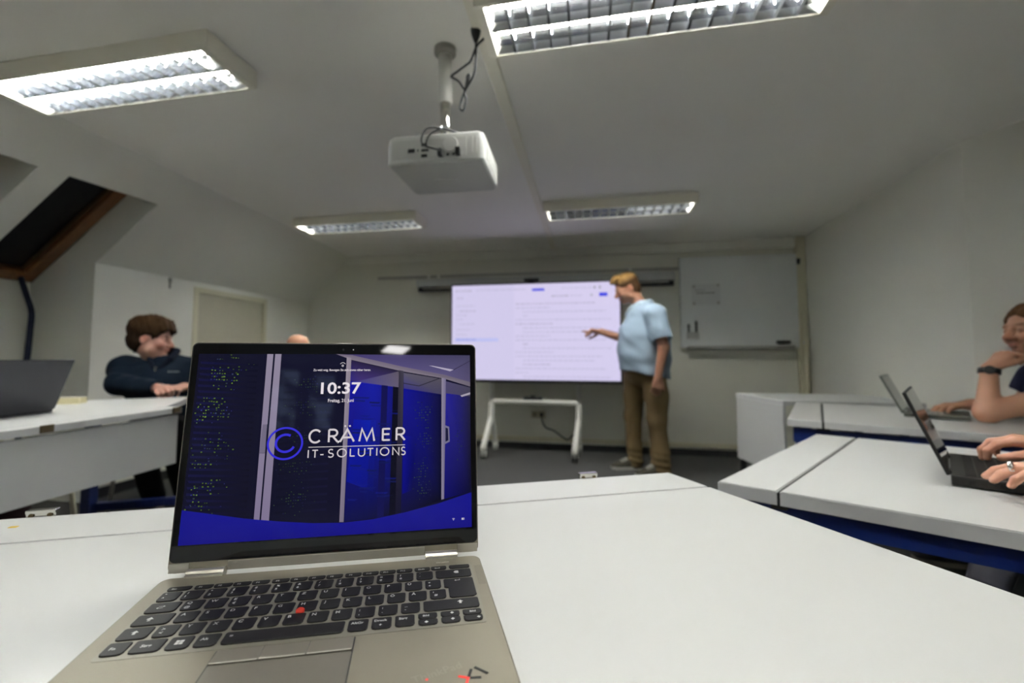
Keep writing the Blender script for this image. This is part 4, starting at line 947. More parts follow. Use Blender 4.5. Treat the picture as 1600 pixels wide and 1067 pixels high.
def nets(F, lo, h):
    S_ = F < 0; n = np.array(F.shape); cnt = np.zeros(n-1, np.int8)
    cor = [(i, j, k) for i in (0, 1) for j in (0, 1) for k in (0, 1)]
    def sh(A, c): return A[c[0]:n[0]-1+c[0], c[1]:n[1]-1+c[1], c[2]:n[2]-1+c[2]]
    for c in cor: cnt += sh(S_, c)
    I = np.argwhere((cnt > 0) & (cnt < 8)); idm = np.full(n-1, -1, np.int32); idm[tuple(I.T)] = np.arange(len(I))
    acc = np.zeros((len(I), 3)); w = np.zeros(len(I))
    val = {c: F[I[:, 0]+c[0], I[:, 1]+c[1], I[:, 2]+c[2]].astype(float) for c in cor}
    for a in cor:
        for ax in range(3):
            if a[ax]: continue
            b = list(a); b[ax] = 1; b = tuple(b); x = (val[a] < 0) != (val[b] < 0)
            t = np.where(x, val[a]/np.where(x, val[a]-val[b], 1), 0); p = np.array(a, float)[None]+np.zeros((len(I), 3)); p[:, ax] += t
            acc += p*x[:, None]; w += x
    V = lo+(I+acc/w[:, None])*h; Q = []
    for ax in range(3):
        u, v = (ax+1) % 3, (ax+2) % 3
        a = [slice(1, None)]*3; a[ax] = slice(0, -1); b = list(a); b[ax] = slice(1, None)
        A_, B_ = S_[tuple(a)], S_[tuple(b)]
        for flip in (0, 1):
            E_ = np.argwhere(A_ & ~B_ if not flip else ~A_ & B_)
            off = np.ones(3, int); off[ax] = 0; E_ = E_+off
            ok = np.all(E_ < n-1, 1); E_ = E_[ok]
            def cid(du, dv): q = E_.copy(); q[:, u] -= du; q[:, v] -= dv; return idm[tuple(q.T)]
            q = np.stack([cid(1, 1), cid(0, 1), cid(0, 0), cid(1, 0)], 1)
            Q.append(q if not flip else q[:, ::-1])
    Q = np.concatenate(Q); Q = Q[(Q >= 0).all(1)]
    return V, Q
def field_obj(name, VQ, m, parent, colf):
    V, Q = VQ; me = bpy.data.meshes.new(name)
    me.vertices.add(len(V)); me.vertices.foreach_set('co', V.astype(np.float32).ravel())
    me.loops.add(Q.size); me.loops.foreach_set('vertex_index', Q.astype(np.int32).ravel())
    me.polygons.add(len(Q)); me.polygons.foreach_set('loop_start', np.arange(0, Q.size, 4, dtype=np.int32))
    me.update(calc_edges=True); me.validate()
    c = colf(V) if callable(colf) else np.tile(np.array(colf, np.float32), (len(V), 1))
    a = me.attributes.new('Col', 'FLOAT_COLOR', 'POINT'); a.data.foreach_set('color', np.concatenate([c, np.ones((len(V), 1))], 1).astype(np.float32).ravel())
    return link(name, me, m, parent, True)
def wob(P, f, seed=0):
    r = np.random.default_rng(seed); o = np.zeros(len(P))
    for i in range(5):
        d = unit(r.normal(size=3)); o += np.sin(P@d*f*(.7+.25*i)+r.uniform(0, 6))
    return o/5
def head_axes(yaw, pitch=0., roll=0.):
    f = np.array([math.cos(R(yaw)), math.sin(R(yaw)), 0]); l = np.array([-f[1], f[0], 0]); u = np.array([0, 0, 1.])
    p = R(pitch); f, u = f*math.cos(p)-u*math.sin(p), u*math.cos(p)+f*math.sin(p)      # pitch > 0 looks down
    q = R(roll); l, u = l*math.cos(q)+u*math.sin(q), u*math.cos(q)-l*math.sin(q)
    return np.stack([l, -f, u], 1)          # columns: left, back, up
class Head:
    """local: x left, y back (the face looks to -y), z up; origin mid-head, about 0.235 tall"""
    def __init__(s, c, A, sc=1.): s.c = np.asarray(c, float); s.A = A; s.s = sc
    def w(s, p): return s.c+s.A@(np.asarray(p, float)*s.s)
    def loc(s, V): return ((V-s.c)@s.A)/s.s
    def build(s, F):
        S_ = s.s; E_ = lambda c, r, k=.015, sub=False: F.ell(s.w(c), np.array(r)*S_, s.A, k*S_, sub)
        K = lambda a, b, ra, rb, k=.015, sub=False: F.cone(s.w(a), s.w(b), ra*S_, rb*S_, k*S_, sub)
        E_((0, .014, .036), (.077, .096, .083)); E_((0, -.022, -.03), (.060, .066, .080), .03)
        K((0, -.03, -.07), (0, -.064, -.094), .044, .024, .03); K((-.045, -.01, -.065), (.045, -.01, -.065), .03, .03, .03)
        K((-.034, -.078, .016), (.034, -.078, .016), .014, .014, .014)
        for x in (-1, 1):
            E_((x*.031, -.098, -.002), (.019, .018, .013), .014, True); E_((x*.038, -.062, -.032), (.026, .024, .024), .02)
            E_((x*.031, -.079, -.003), (.0145, .013, .0125), .004)
            E_((x*.013, -.098, -.037), (.010, .011, .009), .006)
            E_((x*.078, .014, -.008), (.010, .019, .031), .006); E_((x*.088, .008, -.006), (.006, .010, .018), .004, True)
        K((0, -.086, .008), (0, -.112, -.032), .0085, .0125, .008)
        E_((0, -.0915, -.058), (.023, .010, .0058), .004); E_((0, -.089, -.068), (.020, .010, .0066), .004); E_((0, -.101, -.0632), (.024, .008, .0016), .003, True)
    def eyes(s, parent):
        for x in (-1, 1):
            bm = BM(); bmesh.ops.create_uvsphere(bm, u_segments=12, v_segments=8, radius=.0098*s.s)
            bmesh.ops.translate(bm, vec=Vector(s.w((x*.031, -.0818, -.003))), verts=bm.verts); obj('eye', bm, EYEW, parent, True)
def skin_col(H_, base, lip=(.42, .13, .10), brow=(.10, .05, .03), beard=None, bmask=.0):
    def f(V):
        c = np.tile(np.array(base, float), (len(V), 1)); q = H_.loc(V)
        c *= (1+.06*wob(V, 60, 3))[:, None]
        def mix(m, col): c[:] = c*(1-m[:, None])+np.array(col)*m[:, None]
        g = lambda p, r: np.exp(-(((q-np.array(p))/np.array(r))**2).sum(1))
        for x in (-1, 1):
            mix(.45*g((x*.045, -.08, -.03), (.025, .03, .022)), np.array(base)*np.array([1.05, .72, .66])); mix(.5*g((x*.08, .012, -.005), (.014, .03, .036)), np.array(base)*np.array([1.05, .68, .6]))
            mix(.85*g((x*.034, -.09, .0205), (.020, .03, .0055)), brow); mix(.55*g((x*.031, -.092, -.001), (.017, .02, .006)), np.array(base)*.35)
        mix(.4*g((0, -.11, -.03), (.018, .02, .018)), np.array(base)*np.array([1.05, .68, .62]))
        mix(.8*g((0, -.096, -.0625), (.021, .02, .0085)), lip)
        if beard is not None:
            m = np.clip(g((0, -.08, -.088), (.055, .05, .034))*1.5+g((0, -.102, -.0475), (.034, .03, .0095))*2.2+g((.055, -.03, -.07), (.025, .045, .04))+g((-.055, -.03, -.07), (.025, .045, .04)), 0, 1)
            m *= np.clip(.75+.5*wob(V, 400, 5), 0, 1); m *= np.clip(1-1.6*g((0, -.1, -.063), (.018, .02, .006)), 0, 1); mix(m*bmask, beard)
        return np.clip(c, 0, 1)
    return f
def hand(F, wrist, d, nrm, thumb, curl=(20, 25, 30, 35), sc=1., spread=6., tcurl=25, tsp=38, base=(10, 10, 10, 10)):
    """d: along the hand, nrm: out of the back of the hand, thumb: +1/-1 side of d x nrm on which the thumb lies"""
    d = unit(d); nrm = unit(np.asarray(nrm, float)-d*np.dot(nrm, d)); t = np.cross(d, nrm)*thumb; w = np.asarray(wrist, float); tips = []
    F.cone(w-d*.02*sc, w+d*.03*sc, .022*sc, .021*sc, .012)
    rows = (.031, .0105, -.0105, -.030)
    for i, (o, Lf) in enumerate(zip(rows, (.074, .084, .077, .060))):
        kn = w+d*(.092-.004*abs(i-1))*sc+t*o*sc+nrm*(.004 if i in (1, 2) else 0)*sc
        F.cone(w+t*o*.55*sc+d*.012*sc, kn, .0135*sc, .0115*sc, .012)
        a = R(spread*(1.5-i)); dd = unit(d*math.cos(a)+t*math.sin(a)*1.); p = kn; r = .0098 if i < 3 else .0085; ang = R(base[i])
        for j, q in enumerate((.46, .31, .23)):
            dj = dd*math.cos(ang)-nrm*math.sin(ang); p2 = p+dj*Lf*q*sc; r2_ = r*(.93 if j < 2 else .86)
            F.cone(p, p2, r*sc, r2_*sc, .004); p, r = p2, r2_; ang += R(curl[i])
        tips.append((p, dj))
    b = w+d*.022*sc+t*.022*sc-nrm*.006*sc; a = R(tsp); d1 = unit(d*math.cos(a)+t*math.sin(a)-nrm*.35)
    m = b+d1*.046*sc; F.cone(w+d*.01*sc+t*.012*sc, m, .016*sc, .0125*sc, .012)
    d2 = unit(d1+d*math.sin(R(tcurl))*.8-nrm*.1); e = m+d2*.032*sc; F.cone(m, e, .0115*sc, .0102*sc, .006)
    d3 = unit(d2+d*math.sin(R(tcurl))*.6); F.cone(e, e+d3*.026*sc, .0102*sc, .0085*sc, .004)
    return tips
def elbow_of(s, w, la, lb, pole):
    s, w = np.asarray(s, float), np.asarray(w, float); v = w-s; L = min(np.linalg.norm(v), (la+lb)*.995); u = unit(v)
    x = (la*la-lb*lb+L*L)/(2*L); hgt = math.sqrt(max(0, la*la-x*x)); p = np.asarray(pole, float); p = unit(p-u*np.dot(p, u)); return s+u*x+p*hgt
def shoe(parent, heel, toe, m, sole, name='shoe'):
    heel, toe = np.asarray(heel, float), np.asarray(toe, float); d = unit(toe-heel); L = np.linalg.norm(toe-heel)
    M = Matrix(((d[0], -d[1], 0, heel[0]), (d[1], d[0], 0, heel[1]), (0, 0, 1, heel[2]), (0, 0, 0, 1)))
    bm = BM(); secs = []
    prof = [(-.03, .020, .075), (0, .034, .088), (.06, .037, .095), (.13, .040, .085), (.19, .046, .068), (.25, .043, .052), (.285, .026, .040)]
    k = (L+.03)/.315
    for x, wd, z in prof:
        secs.append([bm.verts.new(M @ Vector(((x+.03)*k-.03, wd*math.cos(t), .022+(z-.022)*max(0, math.sin(t))**.7))) for t in [math.pi*i/10 for i in range(11)]])
    for a, b in zip(secs, secs[1:]):
        for i in range(10): bm.faces.new((a[i], a[i+1], b[i+1], b[i]))
        bm.faces.new((a[10], a[0], b[0], b[10]))
    bm.faces.new(secs[0][::-1]); bm.faces.new(secs[-1]); o = obj(name, bm, m, parent, True)
    bm = BM(); pts = [((x+.03)*k-.03, wd+.004) for x, wd, z in prof]; prism(bm, pts+[(x, -y) for x, y in pts[::-1]], .0, .024, M); obj('sole', bm, sole, o)
    bm = BM()
    for i in range(4): box(bm, (.115+.018*i)*k, -.028, .074-.006*i, (.124+.018*i)*k, .028, .096-.0075*i, .002, 1, M)
    obj('lace', bm, sole, o)
def wrinkles(seed, amp=.004, f=42):
    return lambda P: amp*wob(P*np.array([1, 1, .55]), f, seed)+amp*.5*wob(P, f*2.3, seed+9)

# ---------------------------------------------------------------- the presenter
def presenter():
    Hd = Head((.338, 4.21, 1.606), head_axes(186, 24, -4), 1.06)
    t = thing('person', 'standing blond man in light blue shirt and khaki trousers pointing at screen', 'person', (.5, 4.2, 0))
    T0 = np.array([.5, 4.2, 0]); par = t
    # body
    F = Field(); Hd.build(F)
    neck = (.465, 4.21, 1.42)
    F.cone(neck, Hd.w((0, .03, -.05)), .062, .055, .03)
    F.cone((.49, 4.21, 1.28), (.49, 4.21, 1.02), .125, .15, .05); F.cone((.54, 4.04, 1.335), (.475, 4.37, 1.335), .055, .055, .04)
    F.cone((.49, 4.2, 1.0), (.49, 4.2, .92), .15, .14, .05)
    for pts in (((.51, 4.10, .90), (.555, 4.08, .48), (.58, 4.08, .09)), ((.45, 4.30, .90), (.385, 4.29, .48), (.393, 4.28, .09))): F.chain(pts, (.08, .05, .038), .03)
    sN, eN, wN = (.555, 4.0, 1.345), (.603, 3.955, 1.07), (.556, 3.94, .835)
    F.chain((sN, eN, wN), (.052, .046, .030), .02)
    hand(F, wN, (-.12, 0, -1), (.25, -1, 0), -1 if True else 1, curl=(25, 30, 32, 35), sc=1.08, spread=2, base=(18, 18, 20, 22))
    sF, eF, wF = (.455, 4.40, 1.34), (.315, 4.455, 1.165), (.115, 4.40, 1.228)
    F.chain((sF, eF, wF), (.052, .043, .030), .02)
    hand(F, wF, (-1, .02, .10), (.15, .35, 1), 1, curl=(4, 45, 55, 60), sc=1.08, spread=4, tsp=48, base=(-6, 35, 45, 50))
    b = field_obj('body', F.mesh(.0052), SKIN, par, skin_col(Hd, (.36, .175, .108), brow=(.22, .12, .045), beard=(.30, .14, .06), bmask=.35)); Hd.eyes(b)
    # hair
    F = Field(); F.ell(Hd.w((0, .016, .050)), (.090, .108, .088), Hd.A, .01); F.ell(Hd.w((0, .052, -.012)), (.078, .070, .082), Hd.A, .02)
    for x in (-.04, 0, .045): F.cone(Hd.w((x, -.05, .115)), Hd.w((x*.9, -.088, .095)), .028, .02, .02)
    F.ell(Hd.w((0, -.085, .005)), (.085, .052, .066), Hd.A, .012, True); F.ell(Hd.w((0, -.055, -.092)), (.2, .105, .082), Hd.A, .02, True)
    for x in (-1, 1): F.ell(Hd.w((x*.09, .002, -.022)), (.03, .022, .032), Hd.A, .008, True)
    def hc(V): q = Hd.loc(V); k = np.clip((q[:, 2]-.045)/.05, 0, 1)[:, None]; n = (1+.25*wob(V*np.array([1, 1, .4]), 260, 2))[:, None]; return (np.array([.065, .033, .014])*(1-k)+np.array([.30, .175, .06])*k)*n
    field_obj('hair', F.mesh(.005, lambda P: .004*wob(P*np.array([1, 1, .5]), 170, 4)), HAIRM, par, hc)
    # shirt
    F = Field()
    F.cone((.487, 4.205, 1.325), (.468, 4.205, 1.22), .165, .185, .06)
    F.ell((.462, 4.205, 1.06), (.212, .20, .235), None, .08); F.cone((.52, 4.205, 1.2), (.52, 4.205, .97), .17, .165, .06)
    F.cone((.548, 4.02, 1.352), (.462, 4.385, 1.352), .078, .075, .05); F.cone((.5, 4.21, 1.34), (.455, 4.21, 1.435), .095, .075, .04)
    F.cone((.478, 4.2, 1.0), (.482, 4.2, .86), .205, .212, .05)
    F.cone((.556, 4.0, 1.34), (.600, 3.955, 1.135), .085, .083, .035, cut=0.); F.cone((.455, 4.40, 1.335), (.345, 4.445, 1.21), .08, .078, .035, cut=0.)
    F.cone((.592, 3.963, 1.17), (.604, 3.952, 1.10), .066, .070, .004, True)
    F.plane((.27, 4.2, .880), (-.17, 0, -1)); F.ell((neck[0]-.02, neck[1], neck[2]+.05), (.072, .066, .06), None, .006, True)
    def sc(V): n = (1+.05*wob(V, 30, 1))[:, None]; return np.tile(np.array([.245, .318, .392]), (len(V), 1))*n
    field_obj('shirt', F.mesh(.006, lambda P: .010*wob(P*np.array([1.2, 1, .9]), 27, 3)+.006*wob(P*np.array([.7, 1, 1.5]), 52, 8)), CLOTH, par, sc)
    F = Field(); n_ = np.array(neck)
    for s in (-1, 1):
        pts = [n_+np.array(p) for p in ((.080, 0, .062), (.058, s*.072, .056), (-.02, s*.092, .034), (-.092, s*.062, .0), (-.135, s*.04, -.042))]
        F.chain(pts, (.018, .019, .019, .019, .010), .012)
    field_obj('collar', F.mesh(.005), CLOTH, par, (.36, .44, .51))
    F = Field(); F.chain([n_+np.array(p) for p in ((-.085, -.055, .005), (-.125, 0, -.055), (-.085, .055, .005))], (.014, .012, .014), .01); field_obj('inner_collar', F.mesh(.005), CLOTH, par, (.03, .05, .12))
    # trousers
    F = Field(); F.ell((.492, 4.2, .86), (.180, .18, .13), None, .04)
    F.chain(((.54, 4.115, .84), (.56, 4.09, .66), (.558, 4.08, .46), (.578, 4.08, .20), (.585, 4.08, .045)), (.105, .100, .080, .074, .080), .03)
    F.chain(((.425, 4.30, .86), (.395, 4.295, .66), (.383, 4.29, .46), (.39, 4.285, .20), (.395, 4.28, .06)), (.118, .092, .075, .066, .064), .03)
    F.plane((0, 0, .985), (0, 0, 1))
    def tc_(V): n = (1+.10*wob(V, 26, 5))[:, None]; return np.tile(np.array([.155, .108, .05]), (len(V), 1))*n
    field_obj('trousers', F.mesh(.0065, lambda P: .006*wob(P*np.array([1, 1, 1.3]), 26, 6)+.006*np.clip((.25-P[:, 2])*5, 0, 1)*np.sin(P[:, 2]*120+P[:, 0]*20)), CLOTH, par, tc_)
    shm = mat('shoe_suede', (.05, .045, .03), .8, var=.2); sol = mat('shoe_sole_pale', (.45, .44, .40), .6)
    shoe(par, (.415, 4.28, .001), (.185, 4.235, .001), shm, sol); shoe(par, (.605, 4.07, .001), (.375, 4.0, .001), shm, sol)
    for o in kids(t): o.matrix_parent_inverse = Matrix.Translation((-.5, -4.2, 0))
    return t
presenter()

# ---------------------------------------------------------------- seated people
def seated(label, pelvis, chest, neck, Hd, shoulders, wrists, poles, knees, ankles, toes, cloth, trouser, skin, hands, hairf, vox=.006, sleeve='long', girth=1., brow=(.10, .05, .03), beard=None, bmask=0., name='person', arm=(.29, .27), elbows=None, shoes=True, hv=.005, seed=1, extra=None, cvox=.007):
    O = np.array([pelvis[0], pelvis[1], 0.]); t = thing('person', label, 'person', tuple(O))
    pelvis, chest, neck = (np.asarray(q, float) for q in (pelvis, chest, neck))
    F = Field(); Hd.build(F); F.cone(neck-np.array([0, 0, .03]), Hd.w((0, .03, -.05)), .060, .055, .03)
    F.cone(chest, pelvis, .12*girth, .13*girth, .05); F.cone(shoulders[0], shoulders[1], .06, .06, .05)
    el = [elbow_of(s, w, *arm, p) for s, w, p in zip(shoulders, wrists, poles)] if elbows is None else [np.asarray(q, float) for q in elbows]
    for s, e, w, hd in zip(shoulders, el, wrists, hands):
        F.chain((s, e, w), (.050*girth, .043, .027), .02); hand(F, w, **hd)
    b = field_obj('body', F.mesh(vox), SKIN, t, skin_col(Hd, skin, brow=brow, beard=beard, bmask=bmask)); Hd.eyes(b)
    if hairf: hairf(t, Hd)
    F = Field(); mid = (chest+pelvis)/2
    F.cone(chest, pelvis, .165*girth, .17*girth, .06); F.cone(shoulders[0], shoulders[1], .085, .085, .06); F.cone(chest+np.array([0, 0, .08]), neck, .12, .072, .05)
    for s, e, w in zip(shoulders, el, wrists):
        s, e, w = map(lambda q: np.asarray(q, float), (s, e, w))
        if sleeve == 'long': F.chain((s, e), (.085, .066), .04); F.cone(e, w, .066, .044, .03, cut=-.004); F.cone(e+(w-e)*.9, w+(w-e)*.1, .030, .034, .004, True)
        else:
            c2 = s+(e-s)*.62; F.cone(s, c2, .085, .078, .04, cut=0.); F.cone(s+(e-s)*.45, c2+(e-s)*.1, .056, .064, .004, True)
    F.ell(neck+np.array([0, 0, .03]), (.066, .066, .06), None, .006, True)
    col = np.array(cloth)
    field_obj('jacket' if sleeve == 'long' else 't_shirt', F.mesh(cvox, lambda P: .007*wob(P, 26, seed)+.003*wob(P, 60, seed+4)), CLOTH, t, lambda V: np.tile(col, (len(V), 1))*(1+.12*wob(V, 30, 2))[:, None])
    F = Field(); F.ell(pelvis+np.array([0, 0, -.01]), (.19, .19, .13), None, .05)
    for k, a in zip(knees, ankles):
        k, a = np.asarray(k, float), np.asarray(a, float); hp = pelvis+(k-pelvis)*.15; off = k-pelvis; off[2] = 0; F.cone(hp, k, .10*girth, .078, .05); F.cone(k, a, .078, .062, .04, cut=.0)
    tcol = np.array(trouser)
    field_obj('trousers', F.mesh(.008, lambda P: .006*wob(P, 28, seed+2)), CLOTH, t, lambda V: np.tile(tcol, (len(V), 1))*(1+.12*wob(V, 30, 7))[:, None])
    if shoes:
        for a, q in zip(ankles, toes): shoe(t, (a[0]-(q[0]-a[0])*.2, a[1]-(q[1]-a[1])*.2, q[2]), q, SHOE_DARK, SOLE_PALE)
    if extra: extra(t, Hd, el)
    for o in kids(t): o.matrix_parent_inverse = Matrix.Translation(tuple(-O))
    return t
SHOE_DARK = mat('dark_shoe', (.015, .014, .013), .7); SOLE_PALE = mat('pale_sole', (.30, .27, .23), .6)
def hair_fn(col, col2, top=.0, fringe=True, vol=1., seed=1, cutz=-.085):
    def f(t, Hd):
        F = Field(); s = Hd.s; F.ell(Hd.w((0, .018, .048+top)), np.array([.092, .112, .088])*s*vol, Hd.A, .012); F.ell(Hd.w((0, .054, -.012)), np.array([.078, .070, .08])*s*vol, Hd.A, .02)
        if fringe:
            for x in (-.055, -.02, .02, .055): F.cone(Hd.w((x, -.055, .105)), Hd.w((x*1.05, -.088, .072-.2*abs(x))), .026*s, .014*s, .022)
        F.ell(Hd.w((0, -.090, -.012)), np.array([.084, .060, .074])*s, Hd.A, .012, True); F.ell(Hd.w((0, -.05, cutz)), np.array([.2, .11, .082])*s, Hd.A, .02, True)
        for x in (-1, 1): F.ell(Hd.w((x*.09, -.008, -.022)), np.array([.03, .030, .042])*s, Hd.A, .01, True)
        def hc(V): k = np.clip(Hd.loc(V)[:, 2]/.13, 0, 1)[:, None]; return (np.array(col)*(1-k)+np.array(col2)*k)*(1+.3*wob(V*np.array([1, 1, .4]), 240, 2))[:, None]
        field_obj('hair', F.mesh(.005, lambda P: .008*wob(P*np.array([1, 1, .6]), 85, seed)+.004*wob(P*np.array([1, 1, .5]), 190, seed+5)+.003*wob(P, 330, seed+2)), HAIRM, t, hc)
    return f
def hook(seat, backdir):
    pass
def chair(label, x, y, facing, z=.45, group='navy shell chairs around the tables', legm=GREYSTEEL):
    t = thing('chair', label, 'chair', (x, y, 0), R(facing), group)          # +x is the way the sitter faces
    bm = BM(); box(bm, -.20, -.205, z-.012, .21, .205, z+.004, .008, 2); sh = mat_navy; obj('seat', bm, sh, t)
    bm = BM(); n = 8; rows = []
    for zz, xo, hw in ((z+.12, -.215, .16), (z+.17, -.235, .20), (z+.30, -.262, .205), (z+.36, -.272, .16)):
        rows.append([(bm.verts.new((xo+.05*(k/n*2-1)**2, hw*(k/n*2-1), zz)), bm.verts.new((xo-.012+.05*(k/n*2-1)**2, hw*(k/n*2-1), zz))) for k in range(n+1)])
    for a, b in zip(rows, rows[1:]):
        for k in range(n):
            bm.faces.new((a[k][0], a[k+1][0], b[k+1][0], b[k][0])); bm.faces.new((a[k+1][1], a[k][1], b[k][1], b[k+1][1]))
        for k in (0, n): bm.faces.new((a[k][0], b[k][0], b[k][1], a[k][1]))
    for r_ in (rows[0], rows[-1]):
        for k in range(n): bm.faces.new((r_[k][0], r_[k][1], r_[k+1][1], r_[k+1][0]))
    obj('backrest', bm, sh, t, True)
    for s in (-1, 1):
        bm = BM(); tube(bm, [(.19, s*.19, z-.014), (.24, s*.215, .006)], .0115, 10); obj('leg', bm, legm, t, True)
        bm = BM(); tube(bm, [(-.17, s*.19, z-.014), (-.25, s*.215, .006)], .0115, 10); obj('leg', bm, legm, t, True)
        bm = BM(); tube(bm, spline([(-.16, s*.185, z-.018), (-.20, s*.185, z+.05), (-.25, s*.15, z+.2), (-.262, s*.14, z+.28)], 4), .010, 8); obj('back_support', bm, legm, t, True)
    return t
mat_navy = mat('navy_shell', (.012, .018, .055), .5, var=.1)

# young man in the navy fleece
def fleece_extra(t, Hd, el):
    F = Field(); c = np.array([-2.700, 2.47, .975]); f = unit((.42, -.9, 0)); l = np.array([-f[1], f[0], 0])
    for s in (-1, 1): F.chain([c-f*.065+np.array([0, 0, .06]), c-f*.02+l*s*.062+np.array([0, 0, .045]), c+f*.05+l*s*.056+np.array([0, 0, -.005]), c+f*.092+l*s*.02+np.array([0, 0, -.06])], (.020, .020, .017, .012), .012)
    field_obj('collar', F.mesh(.006), CLOTH, t, (.006, .010, .022))
    p = c+f*.108+np.array([0, 0, -.065]); bm = BM(); box(bm, -.006, -.004, -.016, .006, .004, .010, .002, 1, Matrix.Translation(Vector(p))); obj('zip_pull', bm, CHROME, t)
    M = Matrix(((l[0], f[0], 0, 0), (l[1], f[1], 0, 0), (0, 0, 1, 0), (0, 0, 0, 1))); M.translation = Vector(c+l*.105+f*.118+np.array([0, 0, -.085]))
    bm = BM()
    for i in range(6): box(bm, -.032+.011*i, 0, -.005+.002*(i % 2), -.024+.011*i, .004, .006-.001*(i % 3), .0008, 1, M)
    obj('chest_emblem', bm, mat('grey_embroidery', (.16, .18, .2), .8), t)
Hd1 = Head((-2.752, 2.43, 1.098), head_axes(24, 5, -3), 1.05)
seated('seated young man in navy zip fleece with brown hair, looking at the screen', (-2.80, 2.66, .52), (-2.75, 2.52, .79), (-2.725, 2.475, .965), Hd1,
       ((-2.965, 2.44, .895), (-2.53, 2.60, .895)), ((-2.435, 2.20, .803), (-2.40, 2.34, .80)), ((-.35, -.35, -1), (.6, .3, -1)),
       ((-2.66, 2.28, .52), (-2.50, 2.36, .52)), ((-2.76, 2.50, .08), (-2.60, 2.58, .08)), ((-2.70, 2.30, .001), (-2.54, 2.38, .001)),
       (.0052, .0125, .026), (.004, .004, .0045), (.47, .25, .19),
       (dict(d=(.8, -.45, .02), nrm=(-.1, -.35, 1), thumb=-1, curl=(65, 70, 72, 75), base=(45, 48, 50, 52), sc=1.0), dict(d=(.3, -1, .0), nrm=(.2, 0, 1), thumb=1, curl=(30, 35, 35, 40), base=(20, 20, 25, 25))),
       hair_fn((.022, .011, .005), (.062, .030, .011), .006, True, 1.10, 3, -.10), girth=1.26, extra=fleece_extra, seed=2, elbows=((-2.845, 2.31, .815), (-2.40, 2.47, .74)))
chair('navy shell chair behind the young man in fleece', -2.885, 2.70, -67)
# bald man behind the laptop lid
Hd2 = Head((-2.53, 3.62, 1.058), head_axes(20, 10), 1.0)
seated('seated bald man half hidden behind the silver laptop lid', (-2.66, 3.66, .50), (-2.62, 3.64, .76), (-2.57, 3.63, .925), Hd2,
       ((-2.62, 3.84, .86), (-2.62, 3.44, .86)), ((-2.36, 3.78, .60), (-2.36, 3.50, .60)), ((-.5, .3, -1), (-.5, -.3, -1)),
       ((-2.22, 3.78, .50), (-2.22, 3.52, .50)), ((-2.20, 3.78, .08), (-2.20, 3.52, .08)), ((-2.02, 3.79, .001), (-2.02, 3.51, .001)),
       (.10, .10, .11), (.02, .02, .03), (.50, .25, .15), (dict(d=(1, -.1, -.2), nrm=(.1, 0, 1), thumb=1), dict(d=(1, .1, -.2), nrm=(.1, 0, 1), thumb=-1)), None, vox=.007, cvox=.009)
chair('navy shell chair under the bald man', -2.68, 3.66, 0)
# bearded man at the right, chin in hand
MW = (1.715, 2.385, .945)
def watch_extra(t, Hd, el):
    e = np.asarray(el[0]); d = unit(np.array(MW)-e); w = np.array(MW)-d*.012; x, y, z = frame_of(d)
    bm = BM(); n = 28
    ring = lambda r, o: [bm.verts.new(Vector(w)+z*o+(x*math.cos(2*math.pi*k/n)+y*math.sin(2*math.pi*k/n))*r) for k in range(n)]
    rs = [ring(.0335, -.013), ring(.0365, -.011), ring(.0365, .011), ring(.0335, .013)]
    for a, b in zip(rs, rs[1:]+rs[:1]):
        for k in range(n): bm.faces.new((a[k], a[(k+1) % n], b[(k+1) % n], b[k]))
    o = obj('wrist_watch', bm, BLACK, t, True); o['label'] = 'black wrist watch'
    q = Vector((-.55, -.8, .1)); q = (q-z*q.dot(z)).normalized(); bm = BM(); c = Vector(w)+q*.034; cyl(bm, c, c+q*.009, .019, .017, 20); obj('watch_case', bm, BLACK, o)
Hd3 = Head((1.945, 2.45, 1.112), head_axes(183, -2, 4), 1.06)
seated('bearded man in navy t-shirt resting chin on hand beside grey laptop', (2.33, 2.40, .50), (2.19, 2.42, .78), (2.02, 2.44, .955), Hd3,
       ((2.07, 2.26, .90), (2.07, 2.57, .90)), (MW, (1.775, 2.585, .768)), ((-.9, -.2, -.85), (.1, .7, -.6)),
       ((1.72, 2.30, .50), (1.76, 2.60, .50)), ((1.50, 2.16, .10), (1.78, 2.63, .10)), ((1.38, 2.04, .001), (1.55, 2.65, .001)),
       (.010, .011, .032), (.085, .083, .10), (.56, .29, .185),
       (dict(d=(.62, .03, .62), nrm=(-.72, -.15, .6), thumb=1, curl=(62, 66, 70, 74), base=(52, 56, 58, 60), sc=1.02, tsp=20), dict(d=(-1, -.02, -.06), nrm=(-.1, 0, 1), thumb=1, curl=(28, 30, 32, 34), base=(18, 18, 20, 22))),
       hair_fn((.09, .045, .02), (.19, .095, .04), -.006, False, .98, 5, -.075), vox=.0045, sleeve='short', brow=(.20, .10, .05), beard=(.22, .09, .045), bmask=.85, extra=watch_extra, seed=4, elbows=((1.680, 2.362, .757), (2.00, 2.62, .76)))
chair('navy shell chair under the bearded man', 2.36, 2.38, 183)
